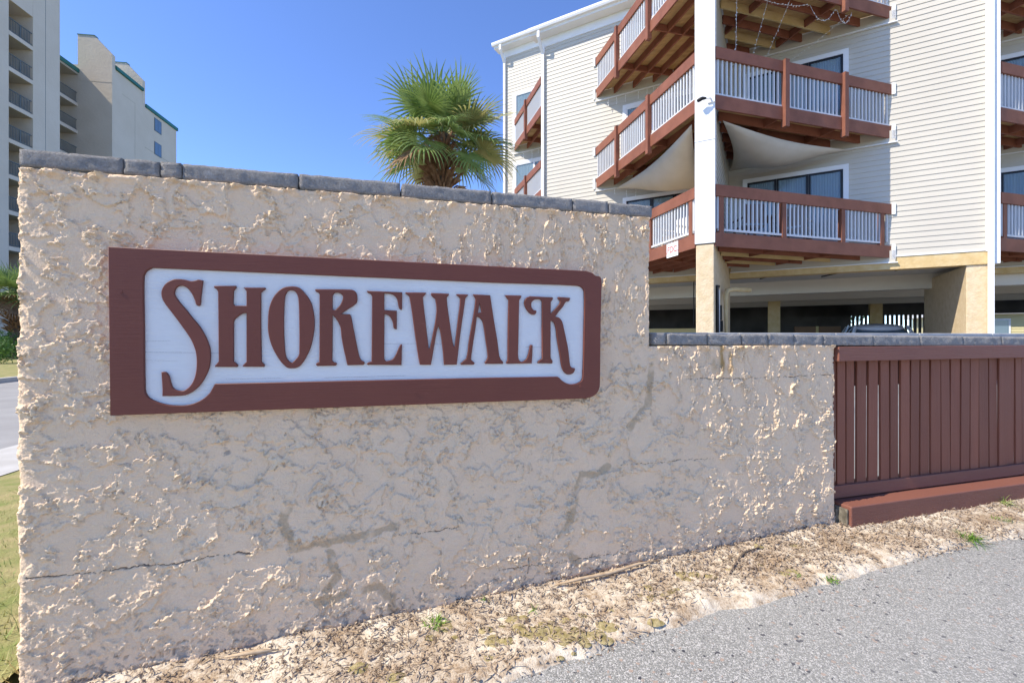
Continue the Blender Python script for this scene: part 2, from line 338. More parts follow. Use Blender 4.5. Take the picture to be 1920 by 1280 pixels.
LETTERS = {
 'S': [
  [(552,196,1),(549,167,0),(546,139,0),(544,112,0),(539,106,0),(532,110,0),(527,127,0),(517,151,0),(504,168,0),(489,176,0),(476,173,0),(468,162,0),(466,147,0),(472,133,0),(485,113,0),(502,91,0),(519,66,0),(539,39,0),(554,12,0),(566,-16,0),(574,-46,0),(575,-82,0),(571,-112,0),(560,-142,0),(543,-172,0),(523,-193,0),(502,-205,0),(480,-208,0),(430,-207,1),(430,-178,0),(427,-124,1),(436,-123,0),(444,-129,0),(451,-144,0),(455,-164,0),(463,-182,0),(476,-189,0),(491,-191,0),(508,-180,0),(521,-161,0),(530,-131,0),(533,-91,0),(530,-56,0),(523,-31,0),(515,-11,0),(498,19,0),(476,54,0),(457,83,0),(438,112,0),(429,132,0),(427,151,0),(432,169,0),(444,186,0),(463,197,0),(480,199,0),(498,197,0),(515,193,0),(528,195,0),(539,199,0)],
 ],
 'H': [
  [(586,178,1),(656,181,1),(656,174,0),(652,168,0),(648,163,1),(647,117,0),(651,111,0),(656,109,1),(689,110,1),(689,162,1),(684,170,0),(679,175,1),(750,177,1),(751,172,0),(744,166,0),(736,157,1),(736,42,1),(738,-92,1),(744,-99,0),(748,-105,0),(746,-112,1),(677,-110,1),(677,-106,0),(681,-101,0),(689,-93,1),(689,83,1),(679,83,0),(665,73,0),(651,59,0),(648,48,1),(648,-91,1),(655,-96,0),(661,-104,0),(659,-111,1),(589,-109,1),(590,-104,0),(595,-98,0),(601,-90,1),(600,41,1),(599,157,1),(595,165,0),(587,172,0)],
 ],
 'O': [
  [(835,184,0),(862,181,0),(883,161,0),(903,130,0),(913,93,0),(917,50,0),(913,4,0),(903,-42,0),(886,-82,0),(868,-109,0),(853,-118,0),(838,-119,0),(823,-116,0),(805,-98,0),(785,-66,0),(769,-28,0),(760,13,0),(759,55,0),(762,97,0),(772,132,0),(788,159,0),(808,177,0)],
  [(838,170,0),(850,165,0),(858,151,0),(862,128,0),(864,43,0),(864,-55,0),(862,-71,0),(850,-88,0),(839,-99,1),(829,-92,0),(820,-77,0),(816,-55,0),(813,-6,0),(812,43,0),(814,124,0),(818,153,0),(828,168,0)],
 ],
 'R': [
  [(918,176,1),(1043,178,0),(1058,174,0),(1067,162,0),(1069,147,0),(1068,132,0),(1058,119,0),(1038,105,0),(1011,85,1),(1042,84,1),(1046,76,0),(1055,31,0),(1067,-33,0),(1077,-79,0),(1084,-93,0),(1094,-99,0),(1095,-106,0),(1091,-111,1),(1033,-111,1),(1029,-94,0),(1018,-42,0),(1011,0,0),(1008,31,0),(1001,50,0),(989,70,0),(980,79,1),(980,12,1),(979,-93,1),(986,-99,0),(994,-102,0),(994,-108,0),(989,-112,1),(926,-112,1),(922,-107,0),(924,-101,0),(933,-97,1),(934,12,1),(934,157,1),(929,163,0),(921,167,0)],
  [(980,152,1),(986,162,0),(998,165,0),(1009,161,0),(1016,152,0),(1015,138,0),(1009,123,0),(998,108,0),(988,99,0),(980,101,1)],
 ],
 'E': [
  [(1103,175,1),(1237,173,1),(1236,105,1),(1231,104,0),(1224,111,0),(1220,132,0),(1215,149,0),(1203,161,0),(1188,166,0),(1169,167,1),(1169,102,1),(1216,100,1),(1216,27,1),(1210,27,0),(1204,33,0),(1201,52,0),(1194,69,0),(1185,80,0),(1169,87,1),(1169,13,1),(1169,-87,0),(1174,-96,0),(1185,-96,0),(1200,-90,0),(1212,-72,0),(1224,-44,0),(1230,-33,0),(1236,-32,1),(1234,-114,1),(1106,-111,1),(1104,-106,0),(1109,-101,0),(1121,-98,1),(1122,13,1),(1123,154,1),(1118,162,0),(1107,168,0)],
 ],
 'W': [
  [(1249,173,1),(1329,174,1),(1328,168,0),(1322,161,0),(1317,155,1),(1320,124,0),(1328,58,0),(1335,-3,0),(1340,-48,1),(1345,-48,1),(1354,-3,0),(1366,58,0),(1369,82,0),(1371,103,0),(1370,125,0),(1366,149,1),(1357,156,0),(1350,165,0),(1350,173,1),(1421,172,1),(1420,165,0),(1412,156,1),(1416,116,0),(1426,46,0),(1436,-21,0),(1441,-41,1),(1445,-41,1),(1450,3,0),(1458,71,0),(1465,126,0),(1467,154,1),(1461,160,0),(1452,168,0),(1452,171,1),(1499,171,1),(1499,166,0),(1489,156,1),(1484,121,0),(1473,46,0),(1464,-21,0),(1458,-77,0),(1453,-116,1),(1401,-116,1),(1398,-73,0),(1391,-15,0),(1385,22,0),(1379,41,1),(1372,18,0),(1363,-33,0),(1354,-87,0),(1349,-115,1),(1305,-114,1),(1298,-75,0),(1289,-15,0),(1280,51,0),(1272,111,0),(1264,157,1),(1256,163,0),(1249,169,0)],
 ],
 'A': [
  [(1520,172,1),(1593,170,1),(1600,123,0),(1610,60,0),(1623,-15,0),(1632,-82,1),(1639,-98,0),(1649,-109,0),(1647,-116,1),(1573,-115,1),(1570,-109,0),(1576,-101,0),(1583,-87,1),(1579,-53,0),(1573,-15,0),(1568,22,0),(1563,50,0),(1557,66,0),(1546,77,0),(1536,80,1),(1531,34,0),(1522,-21,0),(1514,-77,0),(1512,-96,1),(1520,-104,0),(1527,-111,0),(1523,-117,1),(1472,-117,1),(1469,-112,0),(1477,-104,0),(1492,-92,1),(1497,-71,0),(1503,-21,0),(1517,59,0),(1527,118,0),(1531,154,1),(1525,163,0)],
  [(1548,137,1),(1552,119,0),(1556,98,1),(1541,96,1)],
 ],
 'L': [
  [(1656,172,1),(1729,172,1),(1727,164,0),(1719,151,1),(1717,64,0),(1715,-51,0),(1714,-74,0),(1717,-97,0),(1727,-108,0),(1741,-105,0),(1753,-93,0),(1761,-70,0),(1766,-46,0),(1769,-37,1),(1779,-38,1),(1778,-74,0),(1775,-116,1),(1665,-116,1),(1662,-110,0),(1668,-101,1),(1669,18,1),(1672,151,1),(1665,160,0)],
 ],
 'K': [
  [(1741,139,0),(1744,153,0),(1753,164,0),(1768,170,1),(1871,168,1),(1871,160,0),(1862,148,1),(1861,96,1),(1887,123,0),(1905,149,0),(1894,163,1),(1896,170,1),(1951,168,1),(1952,162,0),(1946,153,0),(1933,150,0),(1918,128,0),(1897,104,0),(1883,85,1),(1902,79,0),(1915,62,0),(1923,33,0),(1933,-10,0),(1943,-57,0),(1949,-105,0),(1953,-129,0),(1961,-138,0),(1974,-141,0),(1974,-150,0),(1966,-162,0),(1948,-168,0),(1933,-164,0),(1918,-147,0),(1910,-123,0),(1905,-90,0),(1897,-47,0),(1890,-9,0),(1885,33,0),(1877,57,0),(1867,66,0),(1861,66,1),(1861,-94,1),(1870,-108,0),(1868,-118,1),(1802,-116,1),(1802,-110,0),(1822,-96,1),(1821,19,1),(1821,150,1),(1812,158,0),(1798,158,0),(1783,153,0),(1774,142,0),(1774,125,0),(1783,112,0),(1795,109,0),(1795,100,0),(1788,92,0),(1775,93,0),(1761,102,0),(1749,118,0)],
 ],
}
SIGN_INNER = [(400,235,1),(1597,223,1),(1984,222,0),(2008,214,0),(2019,195,0),(2018,19,0),(2012,-178,0),(2005,-197,0),(1984,-208,0),(1961,-211,0),(1938,-207,0),(1915,-194,0),(1900,-180,1),(1893,-176,1),(1597,-173,1),(590,-169,1),(582,-185,0),(574,-200,0),(558,-217,0),(536,-231,0),(510,-240,0),(480,-242,0),(446,-238,0),(417,-228,0),(392,-213,0),(381,-196,0),(378,-172,0),(376,38,0),(375,199,0),(382,221,0)]
SIGN_OUTER = [(275,300,1),(2026,288,1),(2060,279,0),(2073,269,0),(2095,265,0),(2103,247,0),(2098,19,0),(2095,-214,0),(2090,-238,0),(2074,-259,0),(2052,-270,0),(2024,-275,1),(1597,-273,1),(281,-267,1)]
# ------------------------------------------------------------------ ground
def sheet(name, fr, a0, a1, o0, o1, dz, mat, na=1, no=1):
    mb = MB()
    As = np.linspace(a0, a1, na+1); Os = np.linspace(o0, o1, no+1)
    for o in Os:
        for a in As:
            x, y, _ = fr(a, o, 0); mb.v.append((x, y, ground_z(x, y)+dz))
    for j in range(no):
        for i in range(na):
            n = j*(na+1)+i; mb.f.append((n, n+1, n+na+2, n+na+1))
    return mb.build(name, mat)
# the base sheet follows the gentle rise along the sign wall
mb = MB()
us = [-900, -60, -20, -6, -1.5, 3.6, 5.5, 12, 40, 900]; vs = [-900, -60, -10, 0, 10, 30, 60, 900]
for v in vs:
    for u in us:
        x, y, _ = WF(u, -v, 0); mb.v.append((x, y, ground_z(x, y)-.05))
for j in range(len(vs)-1):
    for i in range(len(us)-1):
        n = j*len(us)+i; mb.f.append((n, n+1, n+1+len(us), n+len(us)))
tag(mb.build('ground', M['earth']), kind='structure')
def useg(name, pieces, dz, mat, kind='structure'):
    """sheet in wall coordinates broken where the ground bends"""
    mb = MB()
    u0, u1, v0, v1 = pieces
    cuts = [u0] + [c for c in (-1.5, 3.6, 5.5) if u0 < c < u1] + [u1]
    for u in cuts:
        for v in (v0, v1):
            x, y, _ = WF(u, v, 0); mb.v.append((x, y, ground_z(x, y)+dz))
    for i in range(len(cuts)-1):
        n = 2*i; mb.f.append((n, n+1, n+3, n+2))
    return tag(mb.build(name, mat), kind=kind)
useg('path', (-2.2, 14, .18, 7.5), -.012, M['asphalt'])
useg('bounce_sand', (-3.2, 30, 7.52, 40), -.02, M['sand'])  # unseen sand behind the camera, added to bounce warm light onto the wall
useg('parking_lot', (-.6, 60, -60, -.35), -.02, M['parking'])
# street on the left: sheets laid along azimuth -10
SF = Frame((-4.6, 4.15), -10.0)
def sband(name, o0, o1, dz, mat, a0=-9, a1=70):
    return tag(sheet(name, SF, a0, a1, o0, o1, dz, mat, 6, 1), kind='structure')
sband('sidewalk', -.90, 0, .03, M['concrete'])
sband('street', -8.05, -.92, -.03, M['road'], -30, 90)
mb = MB()
for k in range(8):
    a0 = -30+k*14.9
    mb.box(lambda a, o, z: (SF(a, o, 0)[0], SF(a, o, 0)[1], ground_z(*SF(a, o, 0)[:2])+z), a0, a0+14.88, -8.25, -8.06, -.1, .10)
tag(mb.build('kerb', M['concrete']), kind='structure')
sband('far_lawn', -24, -8.26, .07, M['lawn'], -30, 90)
sband('near_lawn', -.03, 2.35, .022, M['lawn'], -5.0, 12)

# ------------------------------------------------------------------ numpy noise
def pnoise(x, y, seed=0):
    xi = np.floor(x).astype(np.int64); yi = np.floor(y).astype(np.int64)
    xf = x-xi; yf = y-yi
    def grad(ix, iy, dx, dy):
        h = (ix*374761393 + iy*668265263 + seed*2147483647 + 1013904223) & 0xffffffff
        h = ((h ^ (h >> 13))*1274126177) & 0xffffffff
        h = h ^ (h >> 16)
        an = (h & 0xffff)/65536.0*2*np.pi
        return np.cos(an)*dx + np.sin(an)*dy
    u = xf*xf*xf*(xf*(xf*6-15)+10); v = yf*yf*yf*(yf*(yf*6-15)+10)
    a = grad(xi, yi, xf, yf); b = grad(xi+1, yi, xf-1, yf); c = grad(xi, yi+1, xf, yf-1); d = grad(xi+1, yi+1, xf-1, yf-1)
    return (a*(1-u)+b*u)*(1-v) + (c*(1-u)+d*u)*v
def fbm(x, y, oct=4, seed=0, gain=.5):
    s = 0; am = 1; t = 0
    for i in range(oct):
        s = s + am*pnoise(x*2**i+i*17.3, y*2**i-i*9.1, seed+i); t += am; am *= gain
    return s/t*1.6
def sstep(a, b, x):
    t = np.clip((x-a)/(b-a), 0, 1); return t*t*(3-2*t)
def dist_poly(U, Z, pts):
    d = np.full(U.shape, 9.0)
    for (x0, y0), (x1, y1) in zip(pts[:-1], pts[1:]):
        dx, dy = x1-x0, y1-y0; L2 = dx*dx+dy*dy
        t = np.clip(((U-x0)*dx+(Z-y0)*dy)/L2, 0, 1)
        d = np.minimum(d, np.hypot(U-x0-t*dx, Z-y0-t*dy))
    return d

# ------------------------------------------------------------------ sign wall
wall = empty('sign_wall', WF(1.76, 0, -1.15))
tag(wall, 'thickly trowelled cream stucco wall with charcoal block coping carrying the name sign', 'wall')
U_END, U_STEP = 3.525, 2.372
Z_HI, Z_LO, Z_BOT = .557, -.047, -1.32
ST = .0031
nu = int(round(U_END/ST)); nz = int(round((Z_HI-Z_BOT)/ST))
ug = np.linspace(0, U_END, nu+1); zg = np.linspace(Z_BOT, Z_HI, nz+1)
U, Z = np.meshgrid(ug, zg)
wu = U + .035*fbm(U*7, Z*7, 3, 11); wz = Z + .035*fbm(U*7+40, Z*7, 3, 12)
# daubed plaster: flat trowelled pans with torn ridges, curls and flecks standing proud between them
lowmid = np.exp(-(((U-1.9)/1.0)**2 + ((Z+.75)/.42)**2))
vert = np.clip(sstep(1.0, 1.7, U)*sstep(-.2, .2, Z) + sstep(2.35, 2.6, U)*sstep(-.6, -.1, Z), 0, 1)   # more upright strokes here
sx = 6.5*(1+.7*vert); sz = 6.5*(1-.35*vert)
def ridges(k, seed, width, oct=4, warp=.05):
    """thin torn crests along the zero lines of a warped noise, steep on one side"""
    a_ = U + warp*fbm(U*5+seed, Z*5, 3, seed+1); b_ = Z + warp*fbm(U*5, Z*5+seed, 3, seed+2)
    n = fbm(a_*sx*k, b_*sz*k, oct, seed, .6)
    w = width*(.6+.9*sstep(-.3, .4, fbm(U*11, Z*11, 2, seed+3)))
    crest = np.where(n > 0, np.exp(-(n/(w*2.6))), np.exp(-(n/w)**2))
    return crest, n
def daub(k, seed, thr, edge, rimw, cover, oct=6, gain=.62):
    """a coat of plaster daubs: sharp torn outlines, curled rim, rough top"""
    a_ = U + .04*fbm(U*5+seed, Z*5, 3, seed+1); b_ = Z + .04*fbm(U*5, Z*5+seed, 3, seed+2)
    n = fbm(a_*6.5*k, b_*6.5*k, oct, seed, gain)*(1-vert) + fbm(a_*11*k, b_*4.4*k, oct, seed+5, gain)*vert + cover
    top = sstep(thr, thr+edge, n)
    rim = top*np.exp(-np.clip(n-thr-edge*.6, 0, None)/rimw)
    return top, rim
region = fbm(U*2.6, Z*2.6, 3, 71)
t1, r1 = daub(.62, 81, .0, .035, .055, .16*region - .04*lowmid)
t2, r2 = daub(1.7, 91, .08, .05, .08, .22*fbm(U*3.4+5, Z*3.4, 3, 72) - .04*lowmid)
t3, r3 = daub(4.6, 101, .15, .08, .12, .30*fbm(U*4.4+9, Z*4.4, 3, 73) - .08*lowmid, 4)
frag = .25+.75*sstep(-.30, .18, fbm(U*10, Z*10, 3, 23))
rough_top = fbm(wu*45, wz*45, 4, 75, .7)
fine = fbm(U*120, Z*120, 3, 26, .65)
H = .0040*fbm(U*2.2, Z*2.2, 3, 27) + .0022*fbm(wu*7, wz*9, 3, 29)
H = H + .0048*t1 + .0082*r1*frag + .0036*t2 + .0060*r2*frag + .0024*t3*(.4+.6*frag)
H = H + rough_top*(.0016*t1 + .0018*t2 + .0006) + fine*(.0007*(t1+t2) + .00035)
H = H + .0016*lowmid*fbm(wu*16, wz*26, 4, 28)
plate = np.clip(t1+t2, 0, 1)
crest0 = np.clip(.6*r1*frag + .6*r2*frag + .35*t3, 0, 1)
# horizontal block joints telegraphing through, cracks and mortar repairs
CRACKS = [[(0.028, -0.801), (0.172, -0.807), (0.325, -0.803), (0.46, -.812), (0.569, -0.800), (.69, -.803)], [(1.209, -0.805), (1.33, -.802), (1.469, -0.799)], [(1.63, -1.001), (1.80, -1.003), (1.949, -1.008), (2.1, -1.005), (2.385, -1.012)],
          [(2.216, -0.594), (2.38, -.601), (2.532, -0.598), (2.747, -0.608)], [(1.778, -0.957), (1.774, -1.038)], [(2.592, -0.208), (3.0, -.214), (3.505, -0.21)], [(2.39, -1.012), (2.40, -1.07)]]
PATCH = [[(0.691, -0.803), (0.93, -0.799), (1.107, -0.785), (1.213, -0.763)], [(0.813, -0.647), (0.80, -.70), (0.826, -0.78)], [(0.968, -0.839), (0.992, -0.935), (0.953, -0.982)],
         [(0.873, -1.03), (1.027, -1.007), (1.151, -0.997), (1.199, -1.051), (1.205, -1.134)], [(2.161, -0.600), (2.10, -.628), (2.027, -0.628), (1.996, -0.721), (1.97, -0.826), (1.929, -0.893), (1.949, -0.967), (2.014, -1.017)], [(2.385, -0.152), (2.368, -0.328), (2.271, -0.424)]]
crack = np.zeros_like(U); patch = np.zeros_like(U)
jit = .010*fbm(U*30, Z*30, 3, 31)
for c in CRACKS:
    d = np.abs(dist_poly(U, Z+jit, c)); w = (.0016 if c[0][0] < .1 else .0010)*(.5+sstep(-.2, .3, fbm(U*6, Z*6, 2, 33)))
    crack = np.maximum(crack, 1-sstep(w*.5, w*1.5, d))
for c in PATCH:
    d = dist_poly(U+jit, Z+jit*1.4, c) + .010*fbm(U*16, Z*16, 3, 34)
    patch = np.maximum(patch, (1-sstep(.012, .021, d)))
patch *= .78*sstep(-.30, .10, fbm(U*9, Z*9, 3, 35)+.08)
H = H*(1-.6*patch) + patch*(.0015 + .0016*pnoise(U*110+Z*40, Z*25, 41)) - .005*crack
worn = sstep(.50, .56, fbm(wu*9, wz*9, 5, 36, .62) + .16*(1-sstep(-1.15, -.75, Z)) - .03) * (1-plate)*.8
lowb = (1-sstep(.0, .20, Z-(-1.21+.0475*U)))
worn = np.maximum(worn, sstep(.14, .34, fbm(wu*24, wz*34, 5, 37, .65)+.30*lowb-.12)*lowb*.9)
pits = sstep(.46, .5, fbm(wu*42, wz*42, 3, 38)+.18*lowb)*sstep(.0, .5, lowb+.12*lowmid)
H = H - .003*pits - .002*worn
crack = np.maximum(crack, pits*.45)
rustm = np.exp(-((U-2.83-.25*(Z+.05))/.055)**2)*sstep(-.22, -.06, Z)*sstep(-.2, .3, fbm(U*30, Z*8, 3, 39)+.15)*(Z < -.03)
rustm += .55*np.exp(-((U-2.80+.1*(Z+.05))/.10)**2)*sstep(-.62, -.1, Z)*sstep(.0, .4, fbm(U*18, Z*5, 3, 40))*(Z < -.03)
top_d = np.where(U < U_STEP, Z_HI, Z_LO)-Z
rustm += .30*(1-sstep(0, .05, top_d))*sstep(-.1, .4, fbm(U*12, Z*30, 3, 42))
H = H + .012*(1-sstep(0, .035, top_d))*sstep(-.15, .25, fbm(U*14, Z*20, 3, 43))
crest = crest0
# soft rounded vertical arris at both ends
H = H - .016*np.exp(-U/.010) - .012*np.exp(-(U_END-U)/.008)
wav = .010*fbm(Z*9, Z*0+3, 4, 44)
Upos = U + np.where(U < .12, wav*(1-U/.12), 0)
keep = (U <= U_STEP+1e-6) | (Z <= Z_LO+1e-6)
ax, ox = WF.a, WF.o
X = WF.org[0]+ax[0]*Upos+ox[0]*H; Y = WF.org[1]+ax[1]*Upos+ox[1]*H
nfront = U.size
verts = np.stack([X.ravel(), Y.ravel(), Z.ravel()], 1)
kc = keep[:-1, :-1] & keep[:-1, 1:] & keep[1:, :-1] & keep[1:, 1:]
jj, ii = np.nonzero(kc)
W1 = nu+1
q = jj*W1+ii
faces = np.stack([q, q+1, q+1+W1, q+W1], 1)
used = np.zeros(nfront, bool); used[faces.ravel()] = True
# rim that closes the body 0.2 m behind: outline walked along grid
iS = int(np.nonzero(ug <= U_STEP+1e-6)[0][-1]); jL = int(np.nonzero(zg <= Z_LO+1e-6)[0][-1])
loop = [0*W1+i for i in range(0, nu+1)] + [j*W1+nu for j in range(1, jL+1)] + [jL*W1+i for i in range(nu-1, iS-1, -1)] + [j*W1+iS for j in range(jL+1, nz+1)] + [nz*W1+i for i in range(iS-1, -1, -1)] + [j*W1 for j in range(nz-1, 0, -1)]
bx_ = -ox[0]*.20; by_ = -ox[1]*.20
fl = np.array(loop)
back = np.stack([WF.org[0]+ax[0]*Upos.ravel()[fl]+bx_, WF.org[1]+ax[1]*Upos.ravel()[fl]+by_, Z.ravel()[fl]], 1)
remap = -np.ones(nfront, np.int64); remap[used] = np.arange(used.sum())
nv = int(used.sum()); m_ = len(loop)
allv = np.concatenate([verts[used], back])
fs = remap[faces].tolist()
lo = remap[fl]
for i in range(m_):
    j = (i+1) % m_
    fs.append((int(lo[j]), int(lo[i]), nv+i, nv+j))
fs.append(tuple(range(nv+m_-1, nv-1, -1)))
me = bpy.data.meshes.new('stucco_body')
me.from_pydata(allv.tolist(), [], fs)
me.materials.append(M['stucco'])
ca = me.color_attributes.new('marks', 'FLOAT_COLOR', 'POINT')
cols = np.zeros((len(allv), 4), np.float32)
for k, arr in enumerate((patch, np.clip(worn, 0, 1), np.clip(rustm, 0, 1), crest)):
    cols[:nv, k] = arr.ravel()[used]
ca.data.foreach_set('color', cols.ravel())
fa = me.attributes.new('crack', 'FLOAT', 'POINT')
cr = np.zeros(len(allv), np.float32); cr[:nv] = np.clip(crack, 0, 1).ravel()[used]
fa.data.foreach_set('value', cr)
me.polygons.foreach_set('use_smooth', np.ones(len(me.polygons), bool))
link('stucco_body', me, wall)

# coping stones: every block split-faced and a little uneven
def rough_block(L, D, Ht, seed, amp=.005, res=.014):
    nx, ny, nz_ = max(2, int(L/res)), max(2, int(D/.035)), max(3, int(Ht/.011))
    idx = {}; v = []; f = []
    def vid(i, j, k):
        key = (i, j, k)
        if key not in idx:
            x, y, z = i/nx*L, j/ny*D, k/nz_*Ht
            p = Vector((x, y, z)); s = Vector((seed*3.1, seed*1.7, seed))
            e = .0035
            px = min(max(x, e), L-e); py = min(max(y, e), D-e); pz = min(max(z, e), Ht-e)
            c = Vector((px, py, pz)); dd = p-c
            if dd.length > 1e-6: p = c + dd.normalized()*e
            w = mnoise.noise_vector((p+s)*85)*amp*.8 + mnoise.noise_vector((p+s)*40)*amp*.6 + mnoise.noise_vector((p+s)*12)*amp*.5
            if j == ny: w.y += abs(mnoise.noise((p+s)*30))*amp*1.5
            if k == 0: w.z *= .3
            v.append(p+w); idx[key] = len(v)-1
        return idx[key]
    for i in range(nx):
        for k in range(nz_):
            f.append((vid(i, 0, k), vid(i+1, 0, k), vid(i+1, 0, k+1), vid(i, 0, k+1)))
            f.append((vid(i, ny, k+1), vid(i+1, ny, k+1), vid(i+1, ny, k), vid(i, ny, k)))
    for i in range(nx):
        for j in range(ny):
            f.append((vid(i, j, 0), vid(i, j+1, 0), vid(i+1, j+1, 0), vid(i+1, j, 0)))
            f.append((vid(i, j, nz_), vid(i+1, j, nz_), vid(i+1, j+1, nz_), vid(i, j+1, nz_)))
    for j in range(ny):
        for k in range(nz_):
            f.append((vid(0, j, k), vid(0, j, k+1), vid(0, j+1, k+1), vid(0, j+1, k)))
            f.append((vid(nx, j+1, k), vid(nx, j+1, k+1), vid(nx, j, k+1), vid(nx, j, k)))
    return v, f
def coping(u0, u1, z0, z1, tilt, seed, mat=M['coping'], o0=-.235, o1=.004, amp=.0032):
    v, f = rough_block(u1-u0-.004, o1-o0, z1-z0, seed, amp)
    mb = MB()
    mb.v = [WF(u0+.002+p.x, o0+p.y, z0+p.z+tilt*(u0+p.x-2.37)) for p in v]; mb.f = f
    return mb.build('coping_stone', mat, wall, smooth=True)
HI = [.008, .297, .405, .472, .855, 1.233, 1.61, 1.983, 2.161, 2.392]
for i in range(len(HI)-1):
    coping(HI[i], HI[i+1], .561, .618+rnd.uniform(-.002, .002), 0, i+1)
LO = [2.396, 2.469, 2.703, 2.906, 3.072, 3.244, 3.439, 3.803, 4.168, 4.532, 4.884, 5.251, 5.62, 5.99, 6.36, 6.7]
for i in range(len(LO)-1):
    coping(LO[i], LO[i+1], -.042, .016+rnd.uniform(-.002, .002), -.0085, i+31, amp=.0042)
# smooth rear course of the low coping
for i in range(6):
    mb = MB(); a0 = 2.41+i*.72
    mb.box(WF, a0, a0+.715, -.50, -.25, -.055, .019)
    mb.build('coping_slab', M['coping_slab'], wall, bevel=.004)
# masonry behind the fence that the low coping rests on
mb = MB()
mb.box(WF, 3.53, 6.72, -.22, -.175, -.30, -.048)
mb.build('lintel_board', M['fence_h'], wall)
# stub piers and a bearer carry the rear course
for a0 in (2.41, 3.3, 6.45):
    mb = MB(); mb.box(WF, a0, a0+.22, -.48, -.26, -1.3, -.162); mb.build('rear_pier', M['col_stucco'], wall)
mb = MB(); mb.box(WF, 2.41, 6.67, -.47, -.27, -.16, -.0575); mb.build('bearer', M['col_stucco'], wall)
mb = MB(); mb.box(WF, 6.5, 6.72, -.2, 0, -1.3, -.085)
mb.build('end_pier', M['col_stucco'], wall)

# ------------------------------------------------------------------ sign
def smooth_loop(pts, sub=5):
    n = len(pts); out = []
    P = [Vector((p[0]/1000, p[1]/1000)) for p in pts]
    for i in range(n):
        a, b = P[i], P[(i+1) % n]
        ca, cb = pts[i][2], pts[(i+1) % n][2]
        if ca and cb: out.append(a); continue
        chord = (b-a).length
        def tang(k, corner, d):
            if corner: return (b-a)*d
            t = P[(k+1) % n]-P[k-1]
            return t.normalized()*chord if t.length > 1e-9 else (b-a)
        ta = tang(i, ca, 1); tb = tang((i+1) % n, cb, 1)
        for s in range(sub):
            t = s/sub; h1 = 2*t**3-3*t**2+1; h2 = -2*t**3+3*t**2; h3 = t**3-2*t**2+t; h4 = t**3-t**2
            out.append(a*h1+b*h2+ta*h3+tb*h4)
    return out
def plate_mesh(name, loops, o0, o1, mat, bevel=.0015):
    cu = bpy.data.curves.new(name, 'CURVE'); cu.dimensions = '2D'; cu.fill_mode = 'BOTH'
    for lp in loops:
        s = cu.splines.new('POLY'); s.points.add(len(lp)-1); s.use_cyclic_u = True
        for k, p in enumerate(lp): s.points[k].co = (p.x, p.y, 0, 1)
    cu.extrude = (o1-o0)/2-bevel; cu.bevel_depth = bevel; cu.bevel_resolution = 1; cu.offset = -bevel
    ob = bpy.data.objects.new(name, cu); COL.objects.link(ob)
    dg = bpy.context.evaluated_depsgraph_get()
    me = bpy.data.meshes.new_from_object(ob.evaluated_get(dg))
    bpy.data.objects.remove(ob); bpy.data.curves.remove(cu)
    me.name = name
    mid = (o0+o1)/2
    for v in me.vertices:
        v.co = WF(v.co.x, mid+SO+v.co.z, v.co.y)
    me.materials.clear(); me.materials.append(mat)
    return me
sign = empty('name_sign', WF(1.1, .02, -.30))
SO = .010   # the sign stands off the uneven plaster
tag(sign, 'brown and white routed wooden sign reading SHOREWALK on the stucco wall', 'sign')
outer = smooth_loop(SIGN_OUTER); inner = smooth_loop(SIGN_INNER)
link('board', plate_mesh('board', [outer], -.020, .0262, M['sign_brown'], .001), sign)
grow = [p + (p-Vector((1.1, .0))).normalized()*.004 for p in inner]
link('panel', plate_mesh('panel', [grow], .0264, .0285, M['sign_white'], .0003), sign)
link('frame', plate_mesh('frame', [outer, inner], .0266, .0405, M['sign_brown'], .002), sign)
for ch in 'SHOREWALK':
    if ch in LETTERS:
        loops = [smooth_loop(l) for l in LETTERS[ch]]
        link('letter', plate_mesh('letter', loops, .0287, .0400, M['sign_brown'], .0022), sign)
def strip(u0, z0, u1, z1, o, w, mat, name):
    mb = MB(); p = Vector(WF(u0, o+SO, z0)); q = Vector(WF(u1, o+SO, z1)); mb.beam(p, q, .0004, w)
    return mb.build(name, mat, sign)
for (u0, z0, u1, z1, o) in ((.262, .098, .36, .098, .0402), (.262, -.015, .375, -.018, .0402), (.375, -.018, .45, -.016, .0283), (.375, -.055, .63, -.061, .0283), (.375, -.083, .47, -.087, .0283), (.262, -.083, .36, -.076, .0402),
                            (1.15, -.030, 1.30, -.030, .0283), (1.75, -.047, 1.83, -.047, .0283), (1.33, -.03, 1.44, -.031, .0283), (.62, -.155, .80, -.155, .0283), (.95, -.158, 1.25, -.157, .0283)):
    strip(u0, z0, u1, z1, o, .0008, M['dark_frame'], 'seam')
for u, z in ((.31, .15), (1.29, -.225), (2.03, .16), (2.0, -.22)):
    mb = MB(); mb.tube([WF(u, .037+SO, z), WF(u, .0418+SO, z)], .006, 10); mb.build('nail', M['sign_brown'], sign)

